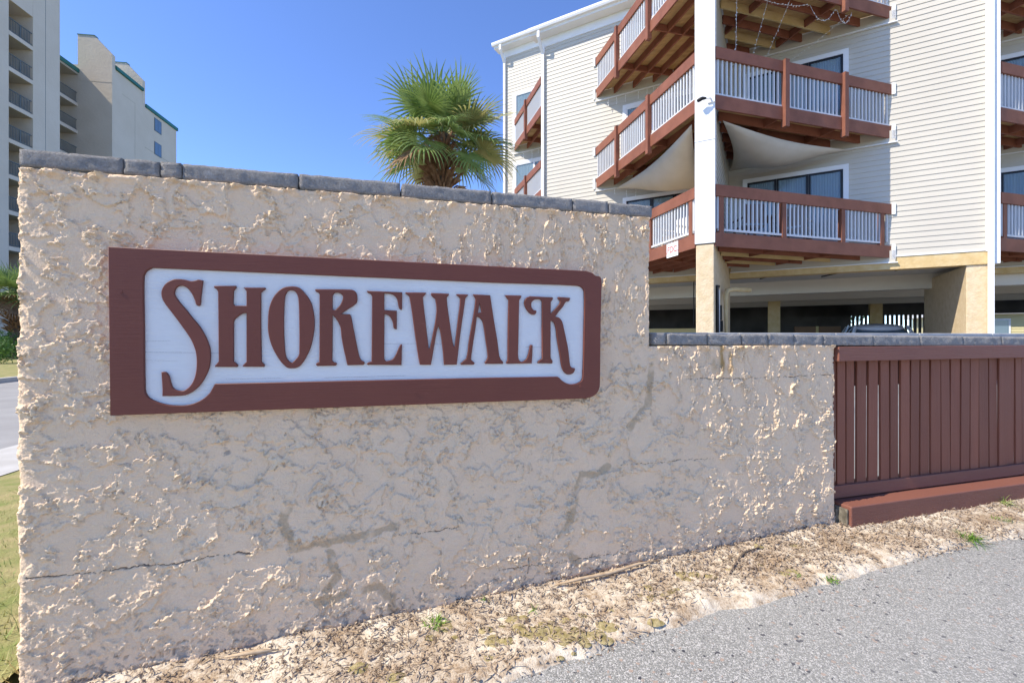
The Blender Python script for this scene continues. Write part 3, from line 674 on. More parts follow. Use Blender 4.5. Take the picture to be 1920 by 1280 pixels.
# ------------------------------------------------------------------ slatted fence under the low coping
fence = empty('slat_fence', WF(4.5, -.06, -1.05))
tag(fence, 'reddish brown fence of narrow upright boards over a timber sill', 'fence')
mb = MB(); mb.box(WF, 3.541, 6.49, -.030, .012, -.137, -.058); mb.build('top_rail', M['fence_h'], fence, bevel=.003)
SL = [3.608, 3.676, 3.753, 3.84, 3.928, 4.012, 4.092, 4.179, 4.265, 4.357, 4.446, 4.531, 4.616, 4.703, 4.789, 4.882, 4.964, 5.044, 5.135, 5.207]
while SL[-1] < 6.4: SL.append(SL[-1]+.085)
SL = [3.532] + SL
GAP = {2: .0205, 3: .0175, 4: .0165, 5: .018, 6: .019, 7: .0168, 8: .0195, 9: .019}
base = MB(); base.box(world, -.5, .5, -.006, .006, -.36, .36)
slat_me = base.mesh('slat', M['fence_v'])
for i in range(len(SL)-1):
    g = GAP.get(i, .008+rnd.random()*.005)
    w = SL[i+1]-SL[i]-g
    o = bpy.data.objects.new('slat', slat_me); COL.objects.link(o)
    c = WF((SL[i]+SL[i+1])/2, -.062+rnd.uniform(-.005, .005), -.485)
    o.location = c; o.rotation_euler = (rnd.uniform(-.003, .003), rnd.uniform(-.0075, .0075), R(90-74)+rnd.uniform(-.02, .02)); o.scale = (w, 1, 1.02)
    m = o.modifiers.new('bevel', 'BEVEL'); m.width = .002; m.segments = 1
    put(o, fence)
mb = MB(); mb.box(WF, 3.54, 6.49, -.135, -.085, -.16, -.07); mb.build('back_rail', M['fence_h'], fence)
mb = MB(); mb.box(WF, 3.534, 6.49, -.115, -.040, -.902, -.832); mb.build('bottom_rail', M['fence_h'], fence, bevel=.004)
mb = MB(); mb.box(WF, 3.560, 6.6, -.16, .065, -1.2, -.908)
sill = mb.build('timber_sill', M['fence_h'], fence, bevel=.006)
mb = MB(); mb.box(WF, 3.546, 3.5585, -.10, .052, -1.10, -.925); mb.build('sill_end', M['old_wood'], fence, bevel=.004)
mb = MB(); mb.box(WF, 3.533, 3.5445, -.09, .005, -1.08, -.935); mb.build('end_block', M['old_wood'], fence, bevel=.006)

# ------------------------------------------------------------------ sandy verge with litter
vu = np.linspace(-.35, 7.0, 820); vo = np.linspace(-.02, .72, 84)
VU, VO = np.meshgrid(vu, vo)
gz = -1.21+.0475*np.clip(VU, -1.5, 3.6)+.012*np.clip(VU-3.6, 0, 1.9)
edge = .44 - .05*sstep(1.5, 2.3, VU) - .03*sstep(2.3, 4, VU) + .035*fbm(VU*3.1, VU*0, 4, 61) + .012*fbm(VU*14, VO*14, 3, 62)
vz = gz + .016 + .012*fbm(VU*5, VO*5, 4, 63) + .004*fbm(VU*22, VO*22, 3, 64) + .0018*fbm(VU*70, VO*70, 2, 65)
vz = vz + .030*(1-sstep(0, .10, VO))*(.6+.6*fbm(VU*4, VO*0, 3, 66))
vz = vz - .05*sstep(-.05, .05, VO-edge) - .010*sstep(-.12, 0, VO-edge)
me = bpy.data.meshes.new('verge')
vx = WF.org[0]+WF.a[0]*VU+WF.o[0]*VO; vy = WF.org[1]+WF.a[1]*VU+WF.o[1]*VO
n_ = VU.shape[1]
jj, ii = np.meshgrid(np.arange(VU.shape[0]-1), np.arange(n_-1), indexing='ij'); q = (jj*n_+ii).ravel()
me.from_pydata(np.stack([vx.ravel(), vy.ravel(), vz.ravel()], 1).tolist(), [], np.stack([q, q+1, q+1+n_, q+n_], 1)[:, ::-1].tolist())
me.materials.append(M['sand']); me.polygons.foreach_set('use_smooth', np.ones(len(me.polygons), bool))
tag(link('verge', me), kind='structure')
def verge_z(u, o):
    i = min(max(int((u+.35)/7.35*819), 0), 818); j = min(max(int((o+.02)/.74*83), 0), 82)
    return float(vz[j, i])
def verge_edge(u): return .44 - .05*min(max((u-1.5)/.8, 0), 1) - .03*min(max((u-2.3)/1.7, 0), 1)
# litter: chips, needles and flakes too many to count
mb = MB(); rr = random.Random(3)
dens = lambda u, o: mnoise.noise(Vector((u*2.1, o*4, 0)))+.6*mnoise.noise(Vector((u*6, o*9, 3)))
cnt = 0
while cnt < 11000:
    u = rr.uniform(-.2, 5.8); o = rr.uniform(.0, verge_edge(u)+.03)
    if dens(u, o) < rr.uniform(-.9, .40)+.5*(o/verge_edge(u))**2-.15: continue
    cnt += 1
    z = verge_z(u, o)+rr.uniform(.001, .008)
    L = rr.choice((.010, .014, .02, .02, .03, .045))*rr.uniform(.6, 1.3); w = rr.uniform(.0016, .005) if L > .016 else rr.uniform(.003, .008)
    an = rr.uniform(0, math.pi*2); ti = rr.gauss(0, .30)
    d = WF.vec(math.cos(an), math.sin(an)); d.z = math.sin(ti); d.normalize()
    s = d.cross(Vector((rr.gauss(0, .3), rr.gauss(0, .3), 1))).normalized()
    p = Vector(WF(u, o, z)); up = Vector((0, 0, w*.5))
    n = len(mb.v); bend = Vector((0, 0, rr.uniform(0, .25)*L))
    mb.v += [tuple(p-d*L/2-s*w/2), tuple(p-d*L/2+s*w/2), tuple(p+s*w*.6+up+bend), tuple(p-s*w*.6+up+bend), tuple(p+d*L/2+s*w*.2), tuple(p+d*L/2-s*w*.2)]
    mb.f += [(n, n+1, n+2, n+3), (n+3, n+2, n+4, n+5)]
me = bpy.data.meshes.new('litter'); me.from_pydata(mb.v, [], mb.f); me.materials.append(M['chip'])
tag(link('litter', me), 'brown wood chips and dry needles strewn on the sandy verge', 'litter', kind='stuff')
# moss cushions
mb = MB()
def cushion(mb, u, o, r, h):
    c = Vector(WF(u, o, verge_z(u, o)-.004)); n0 = len(mb.v); K = 16
    mb.v.append(tuple(c+Vector((0, 0, h))))
    for ring, (fr, fh) in enumerate(((.35, .95), (.7, .7), (.92, .35), (1.05, 0))):
        for k in range(K):
            an = 2*math.pi*k/K
            q = 1+.28*mnoise.noise(Vector((math.cos(an)*1.4+u*9, math.sin(an)*1.4+o*9, ring*.2)))
            mb.v.append((c.x+math.cos(an)*r*fr*q, c.y+math.sin(an)*r*fr*q*.8, c.z+h*fh*(1+.25*mnoise.noise(Vector((an*2, u*5, ring))))))
    for k in range(K): mb.f.append((n0, n0+1+k, n0+1+(k+1) % K))
    for g_ in range(3):
        for k in range(K):
            a = n0+1+g_*K+k; b = n0+1+g_*K+(k+1) % K
            mb.f.append((a, a+K, b+K, b))
rr = random.Random(8)
for (u, o, s, n) in ((1.72, .27, .20, 22), (1.95, .33, .16, 16), (2.28, .22, .13, 10), (1.55, .20, .15, 9), (1.25, .30, .05, 2), (3.0, .2, .3, 5), (2.6, .12, .3, 5)):
    for k in range(n):
        uu = u+rr.gauss(0, s*.55); oo = min(max(o+rr.gauss(0, s*.28), .03), verge_edge(uu)-.02)
        r = rr.uniform(.012, .045); cushion(mb, uu, oo, r, .005+r*.05)
cushion(mb, 1.085, .235, .036, .014)
tag(mb.build('moss', M['moss'], smooth=True), 'olive moss cushions spread along the sandy verge', 'moss', kind='stuff')
# grass tufts
def tuft(name, label, u, o, n, L, spread, mat, seed, wd=.004, z=None):
    r = random.Random(seed); mb = MB()
    c = Vector(WF(u, o, verge_z(u, o) if z is None else z))
    for k in range(n):
        an = r.uniform(0, 2*math.pi); el = r.uniform(.25, 1.3); l = L*r.uniform(.45, 1.1)
        p = c + Vector((r.gauss(0, spread*.3), r.gauss(0, spread*.3), -.003)); d = Vector((math.cos(an)*math.cos(el), math.sin(an)*math.cos(el), math.sin(el)))
        s = d.cross(Vector((0, 0, 1))).normalized(); w = wd*r.uniform(.6, 1.2)
        pr = None
        for i in range(4):
            t = i/3; q = p + d*l*t + Vector((0, 0, -.55*l*t*t)) ; ww = w*(1-t)*.5+.0003
            a, b = tuple(q-s*ww), tuple(q+s*ww); n0 = len(mb.v); mb.v += [a, b]
            if pr is not None: mb.f.append((pr, pr+1, n0+1, n0))
            pr = n0
    me = bpy.data.meshes.new(name); me.from_pydata(mb.v, [], mb.f); me.materials.append(mat)
    return tag(link(name, me), label, 'grass tuft', 'grass tufts on the sandy verge')
tuft('grass_tuft', 'flat spreading green grass tuft at the foot of the stucco wall', 1.36, .10, 46, .085, .05, M['grass'], 1, .006)
tuft('grass_tuft', 'bushy bright green grass tuft hanging over the asphalt edge', 4.03, .315, 90, .10, .06, M['grass'], 2)
tuft('grass_tuft', 'rounded green tuft by the asphalt edge beyond the timber sill', 4.95, .33, 80, .055, .06, M['grass'], 3)
tuft('grass_tuft', 'small mossy green tuft at the asphalt edge before the timber sill', 3.05, .355, 60, .035, .05, M['grass'], 4)
tuft('grass_tuft', 'tiny green sprig in bare sand near the asphalt edge', 2.93, .30, 24, .03, .025, M['grass'], 5)
tuft('grass_tuft', 'thin pale sprouts beside the moss patches', 1.76, .14, 12, .05, .02, M['grass'], 6)
tuft('grass_tuft', 'tall straw coloured dry tuft against the timber sill', 4.75, .085, 40, .14, .03, M['drygrass'], 7)
tuft('grass_tuft', 'low dull green tuft in sand beside the timber sill', 4.45, .22, 50, .05, .07, M['grass'], 8)
tuft('grass_tuft', 'little leafy weed sprouting from the wall foot', 1.58, .02, 14, .045, .01, M['grass'], 9, .012)
# a curled dry palm strip and twigs lying along the wall foot
def stick(name, label, pts, r, mat):
    mb = MB(); mb.tube([WF(u, o, verge_z(u, o)+h) for u, o, h in pts], r, 6)
    tag(mb.build(name, mat, smooth=True), label, 'twig', 'dry twigs on the verge')
M['dry'] = material('dry straw', (.36, .25, .15), (.5, .38, .25), rough=.9, scale=(30, 30, 30))
stick('twig', 'long tan dry strip lying along the wall foot', [(1.88, .045, .012), (2.0, .05, .02), (2.15, .045, .016), (2.3, .03, .022), (2.42, .03, .01)], [.003, .007, .008, .006, .002], M['dry'])
stick('twig', 'forked grey brown twig leaning from the wall foot onto sand', [(2.66, .20, .004), (2.75, .14, .008), (2.84, .09, .010), (2.95, .07, .006)], [.003, .006, .006, .003], M['bark'])
stick('twig', 'flat pale splinter lying among chips below the sign', [(.62, .05, .012), (.72, .06, .016), (.80, .07, .01)], [.003, .008, .002], M['dry'])
# lawn blades left of the wall end
mb = MB(); rr = random.Random(12)
for k in range(15000):
    u = rr.uniform(-1.7, -.03); v = rr.uniform(-.45, 3.3)
    x, y, _ = WF(u, -v, 0); z = ground_z(x, y)+.015
    if mnoise.noise(Vector((x*3, y*3, 0))) < rr.uniform(-.6, .1): continue
    l = rr.uniform(.02, .06); an = rr.uniform(0, 6.28); w = .003
    d = Vector((math.cos(an)*.7, math.sin(an)*.7, 1))*l; s = Vector((-math.sin(an), math.cos(an), 0))*w
    p = Vector((x, y, z)); n = len(mb.v)
    mb.v += [tuple(p-s), tuple(p+s), tuple(p+d)]; mb.f.append((n, n+1, n+2))
me = bpy.data.meshes.new('lawn_grass'); me.from_pydata(mb.v, [], mb.f); me.materials.append(M['drygrass'])
tag(link('lawn_grass', me), 'patchy dry and green lawn grass beside the wall end', 'grass', kind='stuff')
# ------------------------------------------------------------------ apartment building
bld = empty('apartment_building', BF(0, -3, -1.1))
tag(bld, 'cream sided three storey apartment building with brown triangular balconies over an open garage', 'apartment building')
DECK = (2.05, 4.88, 7.71)
ZB, AL, AR, SET = 1.88, -5.55, 5.38, 2.31
LAP = .128
def siding(parent, a0, a1, oo, z0, z1, skip=None):
    """one lapped board per course, all sharing one mesh"""
    mb = MB(); L = a1-a0
    prof = [(0, 0), (.014, 0), (.015, .005), (.009, LAP*.5), (.003, LAP-.001), (0, LAP-.001)]
    pts = [tuple(BF.vec(0, o, z)) for o, z in prof]
    mb.prism(pts, BF.vec(L, 0))
    me = mb.mesh('siding_board', M['siding'])
    n = int((z1-z0)/LAP)
    for k in range(n):
        o = bpy.data.objects.new('siding_board', me); COL.objects.link(o)
        o.location = BF(a0, oo, z0+k*LAP); put(o, parent)
BACK = -13.0
def unit(a0, a1, oo, ztop, first=True):
    mb = MB(); mb.box(BF, a0, a1, BACK, oo, ZB, ztop)
    w = mb.build('exterior_wall', M['siding'], bld)
    siding(w, a0+.002, a1-.002, oo, ZB+.03, ztop-.02)
    mb = MB(); mb.box(BF, a0, a1, oo, oo+.03, ZB-.01, ZB+.028); mb.build('starter_trim', M['white'], bld)
    # frieze, soffit, fascia and gutter
    mb = MB()
    mb.box(BF, a0, a1, oo+.001, oo+.028, ztop-.30, ztop-.02)
    mb.box(BF, a0-.25, a1+.0, oo-.05, oo+.36, ztop-.018, ztop+.02)
    mb.box(BF, a0-.25, a1+.0, oo+.33, oo+.36, ztop+.021, ztop+.20)
    f = mb.build('fascia', M['white'], bld)
    mb = MB()
    prof = [(.362, .06), (.45, .06), (.475, .12), (.475, .18), (.455, .18), (.45, .10), (.37, .075)]
    mb.prism([BF(a0-.30, oo+o, ztop+z) for o, z in prof], BF.vec(a1-a0+.30, 0)); mb.build('gutter', M['white'], f)
    mb = MB(); mb.box(BF, a0-.25, a1, BACK-.3, oo+.34, ztop+.2, ztop+.28); mb.build('roof', M['ceiling'], bld)
unit(AL, AR, 0, 10.0)
unit(-8.44, AL-.003, -SET, 11.75)
unit(AR+.003, 14.5, -SET, 10.0)
# corner boards and downspouts
def corner(a, oo, z1, name='corner_board', w=.10, z0=ZB-.02, proud=.032):
    mb = MB(); mb.box(BF, a-w/2, a+w/2, oo-.02, oo+proud, z0, z1); return mb.build(name, M['white'], bld)
corner(AL+.06, 0, 9.98); corner(AR-.06, 0, 9.98, w=.12); corner(-8.38, -SET, 11.7)
mb = MB(); mb.box(BF, AR+.001, AR+.11, -2.3, .028, ZB-.3, 9.98); mb.build('step_board', M['white'], bld)
def downspout(a, oo, z0, z1, d=.36):
    mb = MB()
    mb.box(BF, a-.045, a+.045, oo+.035, oo+.105, z0, z1-.55)
    mb.prism([BF(a-.045, oo+.035, z1-.55), BF(a-.045, oo+.105, z1-.55), BF(a-.045, oo+d+.07, z1-.17), BF(a-.045, oo+d, z1-.17)], BF.vec(.09, 0))
    mb.box(BF, a-.045, a+.045, oo+d, oo+d+.07, z1-.168, z1+.06)
    return mb.build('downspout', M['white'], bld)
downspout(AL+.07, 0, -1.1, 10.0); downspout(-8.36, -SET, -1.1, 11.75); downspout(AR-.05, 0, -1.1, 10.0)
# the fin: siding on its cheeks, clad post at its outer end, stucco column below
mb = MB(); mb.box(BF, -.155, .155, .02, 3.42, 1.86, 9.6)
fin = mb.build('fin_wall', M['siding'], bld)
mb = MB()
for k in range(50):
    for s in (-1, 1):
        z = 1.9+k*LAP
        pr = [(s*.156, z), (s*.170, z+.004), (s*.158, z+LAP-.002)]
        mb.prism([BF(x, .03, zz) for x, zz in pr], BF.vec(0, 3.38))
tag(mb.build('fin_siding', M['siding'], fin), kind='stuff')
mb = MB(); mb.box(BF, -.195, .195, 3.421, 3.66, 1.92, 9.9); mb.build('post_cladding', M['post_white'], bld, bevel=.006)
mb = MB(); mb.box(BF, -.20, .20, 3.40, 3.67, 4.05, 4.056); mb.build('cladding_joint', M['white'], bld)
mb = MB(); mb.box(BF, -.175, .175, -.3, 3.64, -1.25, 1.90); mb.build('column', M['col_stucco'], bld, bevel=.02)
# garage: edge beams, ceiling, cross beams, columns, dark back
def bpart(name, mat, *b, bevel=0):
    mb = MB(); mb.box(BF, *b); return mb.build(name, mat, bld, bevel=bevel)
bpart('edge_beam', M['beam_stucco'], .18, AR-.02, -.30, .012, 1.58, ZB-.012)
bpart('edge_beam', M['beam_stucco'], AL+.02, -.18, -.30, .012, 1.58, ZB-.012)
bpart('edge_beam', M['beam_stucco'], -8.4, AL-.01, -SET-.30, -SET+.012, 1.58, ZB-.012)
bpart('edge_beam', M['beam_stucco'], AR+.04, 14.4, -SET-.30, -SET+.012, 1.58, ZB-.012)
bpart('ceiling', M['ceiling'], AL, AR, -12.9, -.302, 1.70, 1.78)
bpart('ceiling', M['ceiling'], AR+.01, 14.4, -12.9, -SET-.302, 1.70, 1.78)
bpart('ceiling', M['ceiling'], -8.4, AL-.01, -12.9, -SET-.302, 1.70, 1.78)
for oo in (-2.55, -5.8, -9.2):
    bpart('cross_beam', M['gbeam'], -8.4, 14.4, oo-.30, oo, 1.30, 1.698)
bpart('column', M['col_stucco'], AR-.42, AR-.02, -3.3, -.02, -1.25, 1.578, bevel=.015)
bpart('column', M['beam_stucco'], 1.05, 1.45, -6.2, -5.75, -1.25, 1.298)
bpart('column', M['beam_stucco'], 4.6, 5.0, -9.6, -9.22, -1.25, 1.298)
bpart('column', M['beam_stucco'], -3.9, -3.5, -6.2, -5.75, -1.25, 1.298)
bpart('column', M['beam_stucco'], -8.35, -7.95, -3.2, -SET-.31, -1.25, 1.298)
bpart('column', M['col_stucco'], 9.6, 10.0, -5.5, -SET-.31, -1.25, 1.298)
bpart('slab', M['gbeam'], -9, 15, -13.2, 1.0, -1.2, -1.08)
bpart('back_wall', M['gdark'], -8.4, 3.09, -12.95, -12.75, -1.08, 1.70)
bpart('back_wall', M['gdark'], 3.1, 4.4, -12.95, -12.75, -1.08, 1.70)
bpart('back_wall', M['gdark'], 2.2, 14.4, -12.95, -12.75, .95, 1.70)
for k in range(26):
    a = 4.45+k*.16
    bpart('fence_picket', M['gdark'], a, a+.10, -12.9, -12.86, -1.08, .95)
for a0, oo in ((.9, -1.2), (2.4, -1.5), (3.9, -1.0), (1.6, -4.2), (3.3, -4.4)):
    mb = MB(); mb.beam(BF(a0, oo, 1.66), BF(a0+.35, oo+.75, 1.66), .03, .03); mb.build('sprinkler_pipe', M['black'], bld)
mb = MB(); mb.tube([BF(.28, 2.2, -1.1), BF(.28, 2.2, .95), BF(.30, 2.15, 1.06), BF(.40, 2.0, 1.10), BF(.75, 1.6, 1.10)], .055, 10)
mb.build('drain_pipe', M['beam_stucco'], bld, smooth=True)
mb = MB(); mb.box(BF, .18, .24, 2.45, 2.60, .1, .35); mb.box(BF, .18, .22, 2.48, 2.57, .36, .70); mb.build('meter_box', M['black'], bld)

# windows and glazed doors
def window(a0, a1, oo, z0, z1, frame='white', mull=(), open_curtain=True):
    mb = MB(); t = .11; d0, d1 = oo+.001, oo+.068
    mb.box(BF, a0-t, a0, d0, d1, z0, z1+t); mb.box(BF, a1, a1+t, d0, d1, z0, z1+t); mb.box(BF, a0, a1, d0, d1, z1, z1+t); mb.box(BF, a0-t, a1+t, d0, d1+.02, z0-.08, z0)
    w = mb.build('window', M['white'], bld)
    fm = M['dark_frame'] if frame == 'dark' else M['white']
    mb = MB(); s = .05 if frame == 'dark' else .04
    cuts = [a0] + list(mull) + [a1]
    for p, q in zip(cuts[:-1], cuts[1:]):
        mb.box(BF, p+.002, p+s, oo+.03, oo+.058, z0, z1); mb.box(BF, q-s, q-.002, oo+.03, oo+.058, z0, z1)
        mb.box(BF, p+s, q-s, oo+.03, oo+.058, z1-s, z1-.002); mb.box(BF, p+s, q-s, oo+.03, oo+.058, z0+.002, z0+s*1.6)
    mb.build('sash', fm, w)
    for p, q in zip(cuts[:-1], cuts[1:]):
        mb = MB(); mb.box(BF, p+s, q-s, oo+.044, oo+.047, z0+s, z1-s); mb.build('pane', M['pane'], w)
        mb = MB(); n = 22; pts = []
        for k in range(n+1):
            x = p+s+(q-p-2*s)*k/n; pts.append((x, oo+.024+.012*(k % 2)))
        for (x0, o0), (x1, o1) in zip(pts[:-1], pts[1:]):
            mb.quad(BF(x0, o0, z0+s), BF(x1, o1, z0+s), BF(x1, o1, z1-s), BF(x0, o0, z1-s))
        mb.build('curtain', M['curtain'], w)
def pane_material():
    m = bpy.data.materials.new('clear pane'); m.use_nodes = True
    t = m.node_tree; b = t.nodes['Principled BSDF']; out = t.nodes['Material Output']
    b.inputs['Base Color'].default_value = (.03, .06, .10, 1); b.inputs['Roughness'].default_value = .03; b.inputs['Specular IOR Level'].default_value = 1
    tr = t.nodes.new('ShaderNodeBsdfTransparent'); tr.inputs[0].default_value = (.88, .94, .97, 1)
    mx = t.nodes.new('ShaderNodeMixShader'); mx.inputs[0].default_value = .22
    t.links.new(tr.outputs[0], mx.inputs[1]); t.links.new(b.outputs[0], mx.inputs[2]); t.links.new(mx.outputs[0], out.inputs[0])
    return m
M['pane'] = pane_material()
for i, zd in enumerate(DECK):
    window(.62, 2.72, 0, zd+.05, zd+2.06, 'dark', (1.30, 2.0))
    window(-2.66, -.62, 0, zd+.05, zd+2.06, 'dark' if i == 0 else 'white', (-1.9, -1.25))
    window(-7.85, -6.1, -SET, zd+.05, zd+2.06, 'white', (-7.0,))
    window(6.2, 8.3, -SET, zd+.05, zd+2.06, 'dark', (6.9, 7.6))

# balconies: side = +1 runs from the fin to the facade along +a, -1 along -a
bal_me = {}
def baluster_mesh(h):
    if h not in bal_me:
        mb = MB(); mb.box(world, -.017, .017, -.017, .017, 0, h); bal_me[h] = mb.mesh('baluster', M['baluster'])
    return bal_me[h]
def balcony(p, q, oo_wall, zd, style, label, new_joists=False, single=True, ledger=True, detail=True):
    """p: outer end (a,o) at the fin; q: end on the facade; right triangle p, q, foot of p on the facade"""
    b = empty('balcony', BF(p[0], p[1], zd), bld)
    b['label'] = label
    P = Vector(BF(p[0], p[1], 0)); Q = Vector(BF(q[0], q[1], 0)); d = (Q-P).normalized(); L = (Q-P).length
    outv = Vector((d.y, -d.x, 0))
    F = Vector(BF(p[0], q[1], 0))
    if (F-P).dot(outv) > 0: outv = -outv
    def fr(a, o, z): return tuple(P+d*a+outv*o+Vector((0, 0, z)))
    # fascia and rails
    mb = MB(); mb.box(fr, .0, L, -.04, .0, zd-.20, zd+.085); mb.build('fascia', M['deck_brown'], b)
    mb = MB(); mb.box(fr, .0, L+.02, -.05, .012, zd+.835, zd+1.07); mb.build('top_rail', M['deck_brown'], b)
    if style == 'outer':
        mb = MB(); mb.box(fr, .02, L-.02, -.06, -.02, zd+.09, zd+.13); mb.build('bottom_rail', M['baluster'], b)
        zb = zd+.13
    else:
        mb = MB(); mb.box(fr, .10, L-.25, -.065, -.025, zd+.13, zd+.175); mb.build('bottom_rail', M['baluster'], b)
        zb = zd+.175
    posts = [L*.36, L*.70] if L > 4 else [L*.5]
    if style == 'outer':
        for x in posts:
            mb = MB(); mb.box(fr, x-.055, x+.055, -.04, .075, zd-.36, zd+1.09); mb.build('post', M['deck_brown'], b)
    else:
        for x in [.16] + posts + [L-.28]:
            mb = MB(); mb.box(fr, x-.055, x+.055, -.10, -.005, zd+.086, zd+.834); mb.build('post', M['deck_brown'], b)
    h = round(zd+.834-zb, 4)
    xs = []; x = .09
    while x < L-.10:
        if min(abs(x-c) for c in posts) > .075: xs.append(x)
        x += .112
    rz = math.atan2(d.y, d.x)
    if single:
        for x in xs:
            o = bpy.data.objects.new('baluster', baluster_mesh(h)); COL.objects.link(o)
            o.location = fr(x, -.042, zb); o.rotation_euler = (0, 0, rz); put(o, b)
    else:
        mb = MB()
        for x in xs: mb.box(fr, x-.017, x+.017, -.059, -.025, zb, zb+h)
        tag(mb.build('balusters', M['baluster'], b), kind='stuff')
    # deck boards parallel to the facade
    mb = MB(); D = abs(p[1]-q[1]); sgn = 1 if q[0] > p[0] else -1
    k = 0; w = .14
    while k*w < D-.05:
        o0 = q[1]+k*w+.03; o1 = min(q[1]+(k+1)*w+.022, p[1]-.02)
        t0 = 1-(o0-q[1])/D; t1 = 1-(o1-q[1])/D
        a0 = p[0]; e0 = p[0]+(q[0]-p[0])*t0-sgn*.05; e1 = p[0]+(q[0]-p[0])*t1-sgn*.05
        if (e1-a0)*sgn > .02:
            mb.prism([BF(a0, o0, zd-.012), BF(e0, o0, zd-.012), BF(e1, o1, zd-.012), BF(a0, o1, zd-.012)], (0, 0, .03))
        k += 1
    tag(mb.build('deck_boards', M['deck_under'], b), kind='stuff')
    # joists parallel to the outer edge
    step = .42; n = int(abs((F-P).dot(outv))/step)
    full = abs((F-P).dot(outv))
    for j in range(1, n+1):
        off = j*step
        # line offset inward clipped to triangle (p, q, F)
        s0 = off*1.0; s1 = L-off*1.0
        if s1-s0 < .3: break
        m = M['joist_new'] if (new_joists and j in (2, 4)) else M['joist_brown']
        mb = MB(); mb.box(fr, s0+.02, s1-.04, -off-.02, -off+.02, zd-.21, zd-.014); mb.build('joist', m, b)
    for fx in (.33, .66):
        mb = MB(); g0 = Vector(fr(L*fx, -.05, zd-.115)); g1 = g0-outv*min(L*fx, L*(1-fx))*.93
        mb.beam(g0, g1, .04, .17); mb.build('blocking', M['joist_brown'], b)
    mb = MB(); a_, c_ = sorted((p[0], q[0])); mb.box(BF, a_+.02, c_+.06, q[1]+.019, q[1]+.05, zd-.30, zd-.03); mb.build('ledger', M['siding'], b)
    mb = MB(); mb.box(BF, a_+.0, c_+.10, q[1]+.019, q[1]+.075, zd-.325, zd-.302); mb.build('drip_trim', M['white'], b)
    if detail:
        e = q[0]+sgn*.03
        for z0, z1 in ((zd-.23, zd+.11), (zd+.82, zd+1.09)):
            mb = MB(); mb.box(BF, e-.035, e+.035, q[1]+.02, q[1]+.05, z0, z1); mb.build('end_plate', M['white'], b)
    return b
for i, zd in enumerate(DECK):
    st = 'inner' if i == 0 else 'outer'
    fl = ('first', 'second', 'third')[i]
    balcony((.20, 3.63), (3.66, 0), 0, zd, st, 'brown balcony in shade on the far side of the white post, %s floor' % fl, new_joists=(i != 1))
    balcony((-.20, 3.63), (-3.66, 0), 0, zd, st, 'sunlit brown balcony on the palm side of the white post, %s floor' % fl)
    balcony((AL-.05, -.02), (AL-2.40, -SET), -SET, zd, st, 'small brown balcony by the building end, %s floor' % fl, single=False, detail=False)
    balcony((AR+.13, -.02), (AR+2.40, -SET), -SET, zd, st, 'brown balcony beyond the corner downspout, %s floor' % fl, single=False, detail=False)
# fire connection plate on the lowest balcony fascia
P = Vector(BF(-.20, 3.63, 0)); Q = Vector(BF(-3.66, 0, 0)); dL = (Q-P).normalized(); nL = Vector((dL.y, -dL.x, 0))
if nL.dot(Vector((-1, -1, 0))) < 0: nL = -nL
plate = empty('notice_plate', tuple(P+dL*.83+Vector((0, 0, 1.85))))
tag(plate, 'small white plate with red letters FDC screwed to the lowest balcony fascia', 'sign')
mb = MB()
def pf(a, o, z): return tuple(P+dL*a+nL*o+Vector((0, 0, z)))
mb.box(pf, .58, 1.02, .002, .012, 1.80, 2.12); mb.build('plate', M['white'], plate)
def text_mesh(name, s, size, org, right, up, out, mat, parent, ext=.002):
    cu = bpy.data.curves.new(name, 'FONT'); cu.body = s; cu.size = size; cu.align_x = 'CENTER'; cu.extrude = ext
    ob = bpy.data.objects.new(name, cu); COL.objects.link(ob)
    dg = bpy.context.evaluated_depsgraph_get(); me = bpy.data.meshes.new_from_object(ob.evaluated_get(dg))
    bpy.data.objects.remove(ob)
    right, up, out, org = Vector(right), Vector(up), Vector(out), Vector(org)
    for v in me.vertices: v.co = org+right*v.co.x+up*v.co.y+out*v.co.z
    me.materials.clear(); me.materials.append(mat)
    return link(name, me, parent)
text_mesh('lettering', '.FDC.', .20, pf(.80, .0145, 1.90), -dL, (0, 0, 1), nL, M['red'], plate)

# shade sails
def sail(name, label, A, B, C, sag, N=14, bow=.16):
    """three cornered cloth with hollow edges that sags in its middle"""
    A, B, C = Vector(A), Vector(B), Vector(C); G = (A+B+C)/3
    idx = {}; mb = MB()
    for i in range(N+1):
        for j in range(N+1-i):
            u, v = i/N, j/N; w = 1-u-v
            p = A*w+B*u+C*v
            pull = 4*max(u*v*(1-w), 0)*(1-w)+4*u*w*(1-v)*(1-v)+4*v*w*(1-u)*(1-u)
            p = p + (G-p)*bow*pull*(1 if min(u, v, w) < .34 else 1) - Vector((0, 0, 1))*sag*27*u*v*w - Vector((0, 0, 1))*sag*.55*(4*u*v+4*v*w+4*u*w)*.33
            idx[i, j] = len(mb.v); mb.v.append(tuple(p))
    for i in range(N):
        for j in range(N-i):
            mb.f.append((idx[i, j], idx[i+1, j], idx[i, j+1]))
            if j < N-i-1: mb.f.append((idx[i+1, j], idx[i+1, j+1], idx[i, j+1]))
    o = mb.build(name, M['sail'], smooth=True)
    m = o.modifiers.new('thickness', 'SOLIDIFY'); m.thickness = .006
    return tag(o, label, 'shade sail', 'cloth shade sails under the balconies')
sail('shade_sail', 'beige cloth sail slung under the sunlit balcony beside the white post', BF(-.30, 3.35, 4.58), BF(-3.0, .12, 4.52), BF(-.22, .5, 3.95), .30)
sail('shade_sail', 'beige cloth sail slung under the shaded balcony beside the white post', BF(.30, 3.2, 4.58), BF(2.9, .15, 4.50), BF(.22, .35, 4.42), .30)

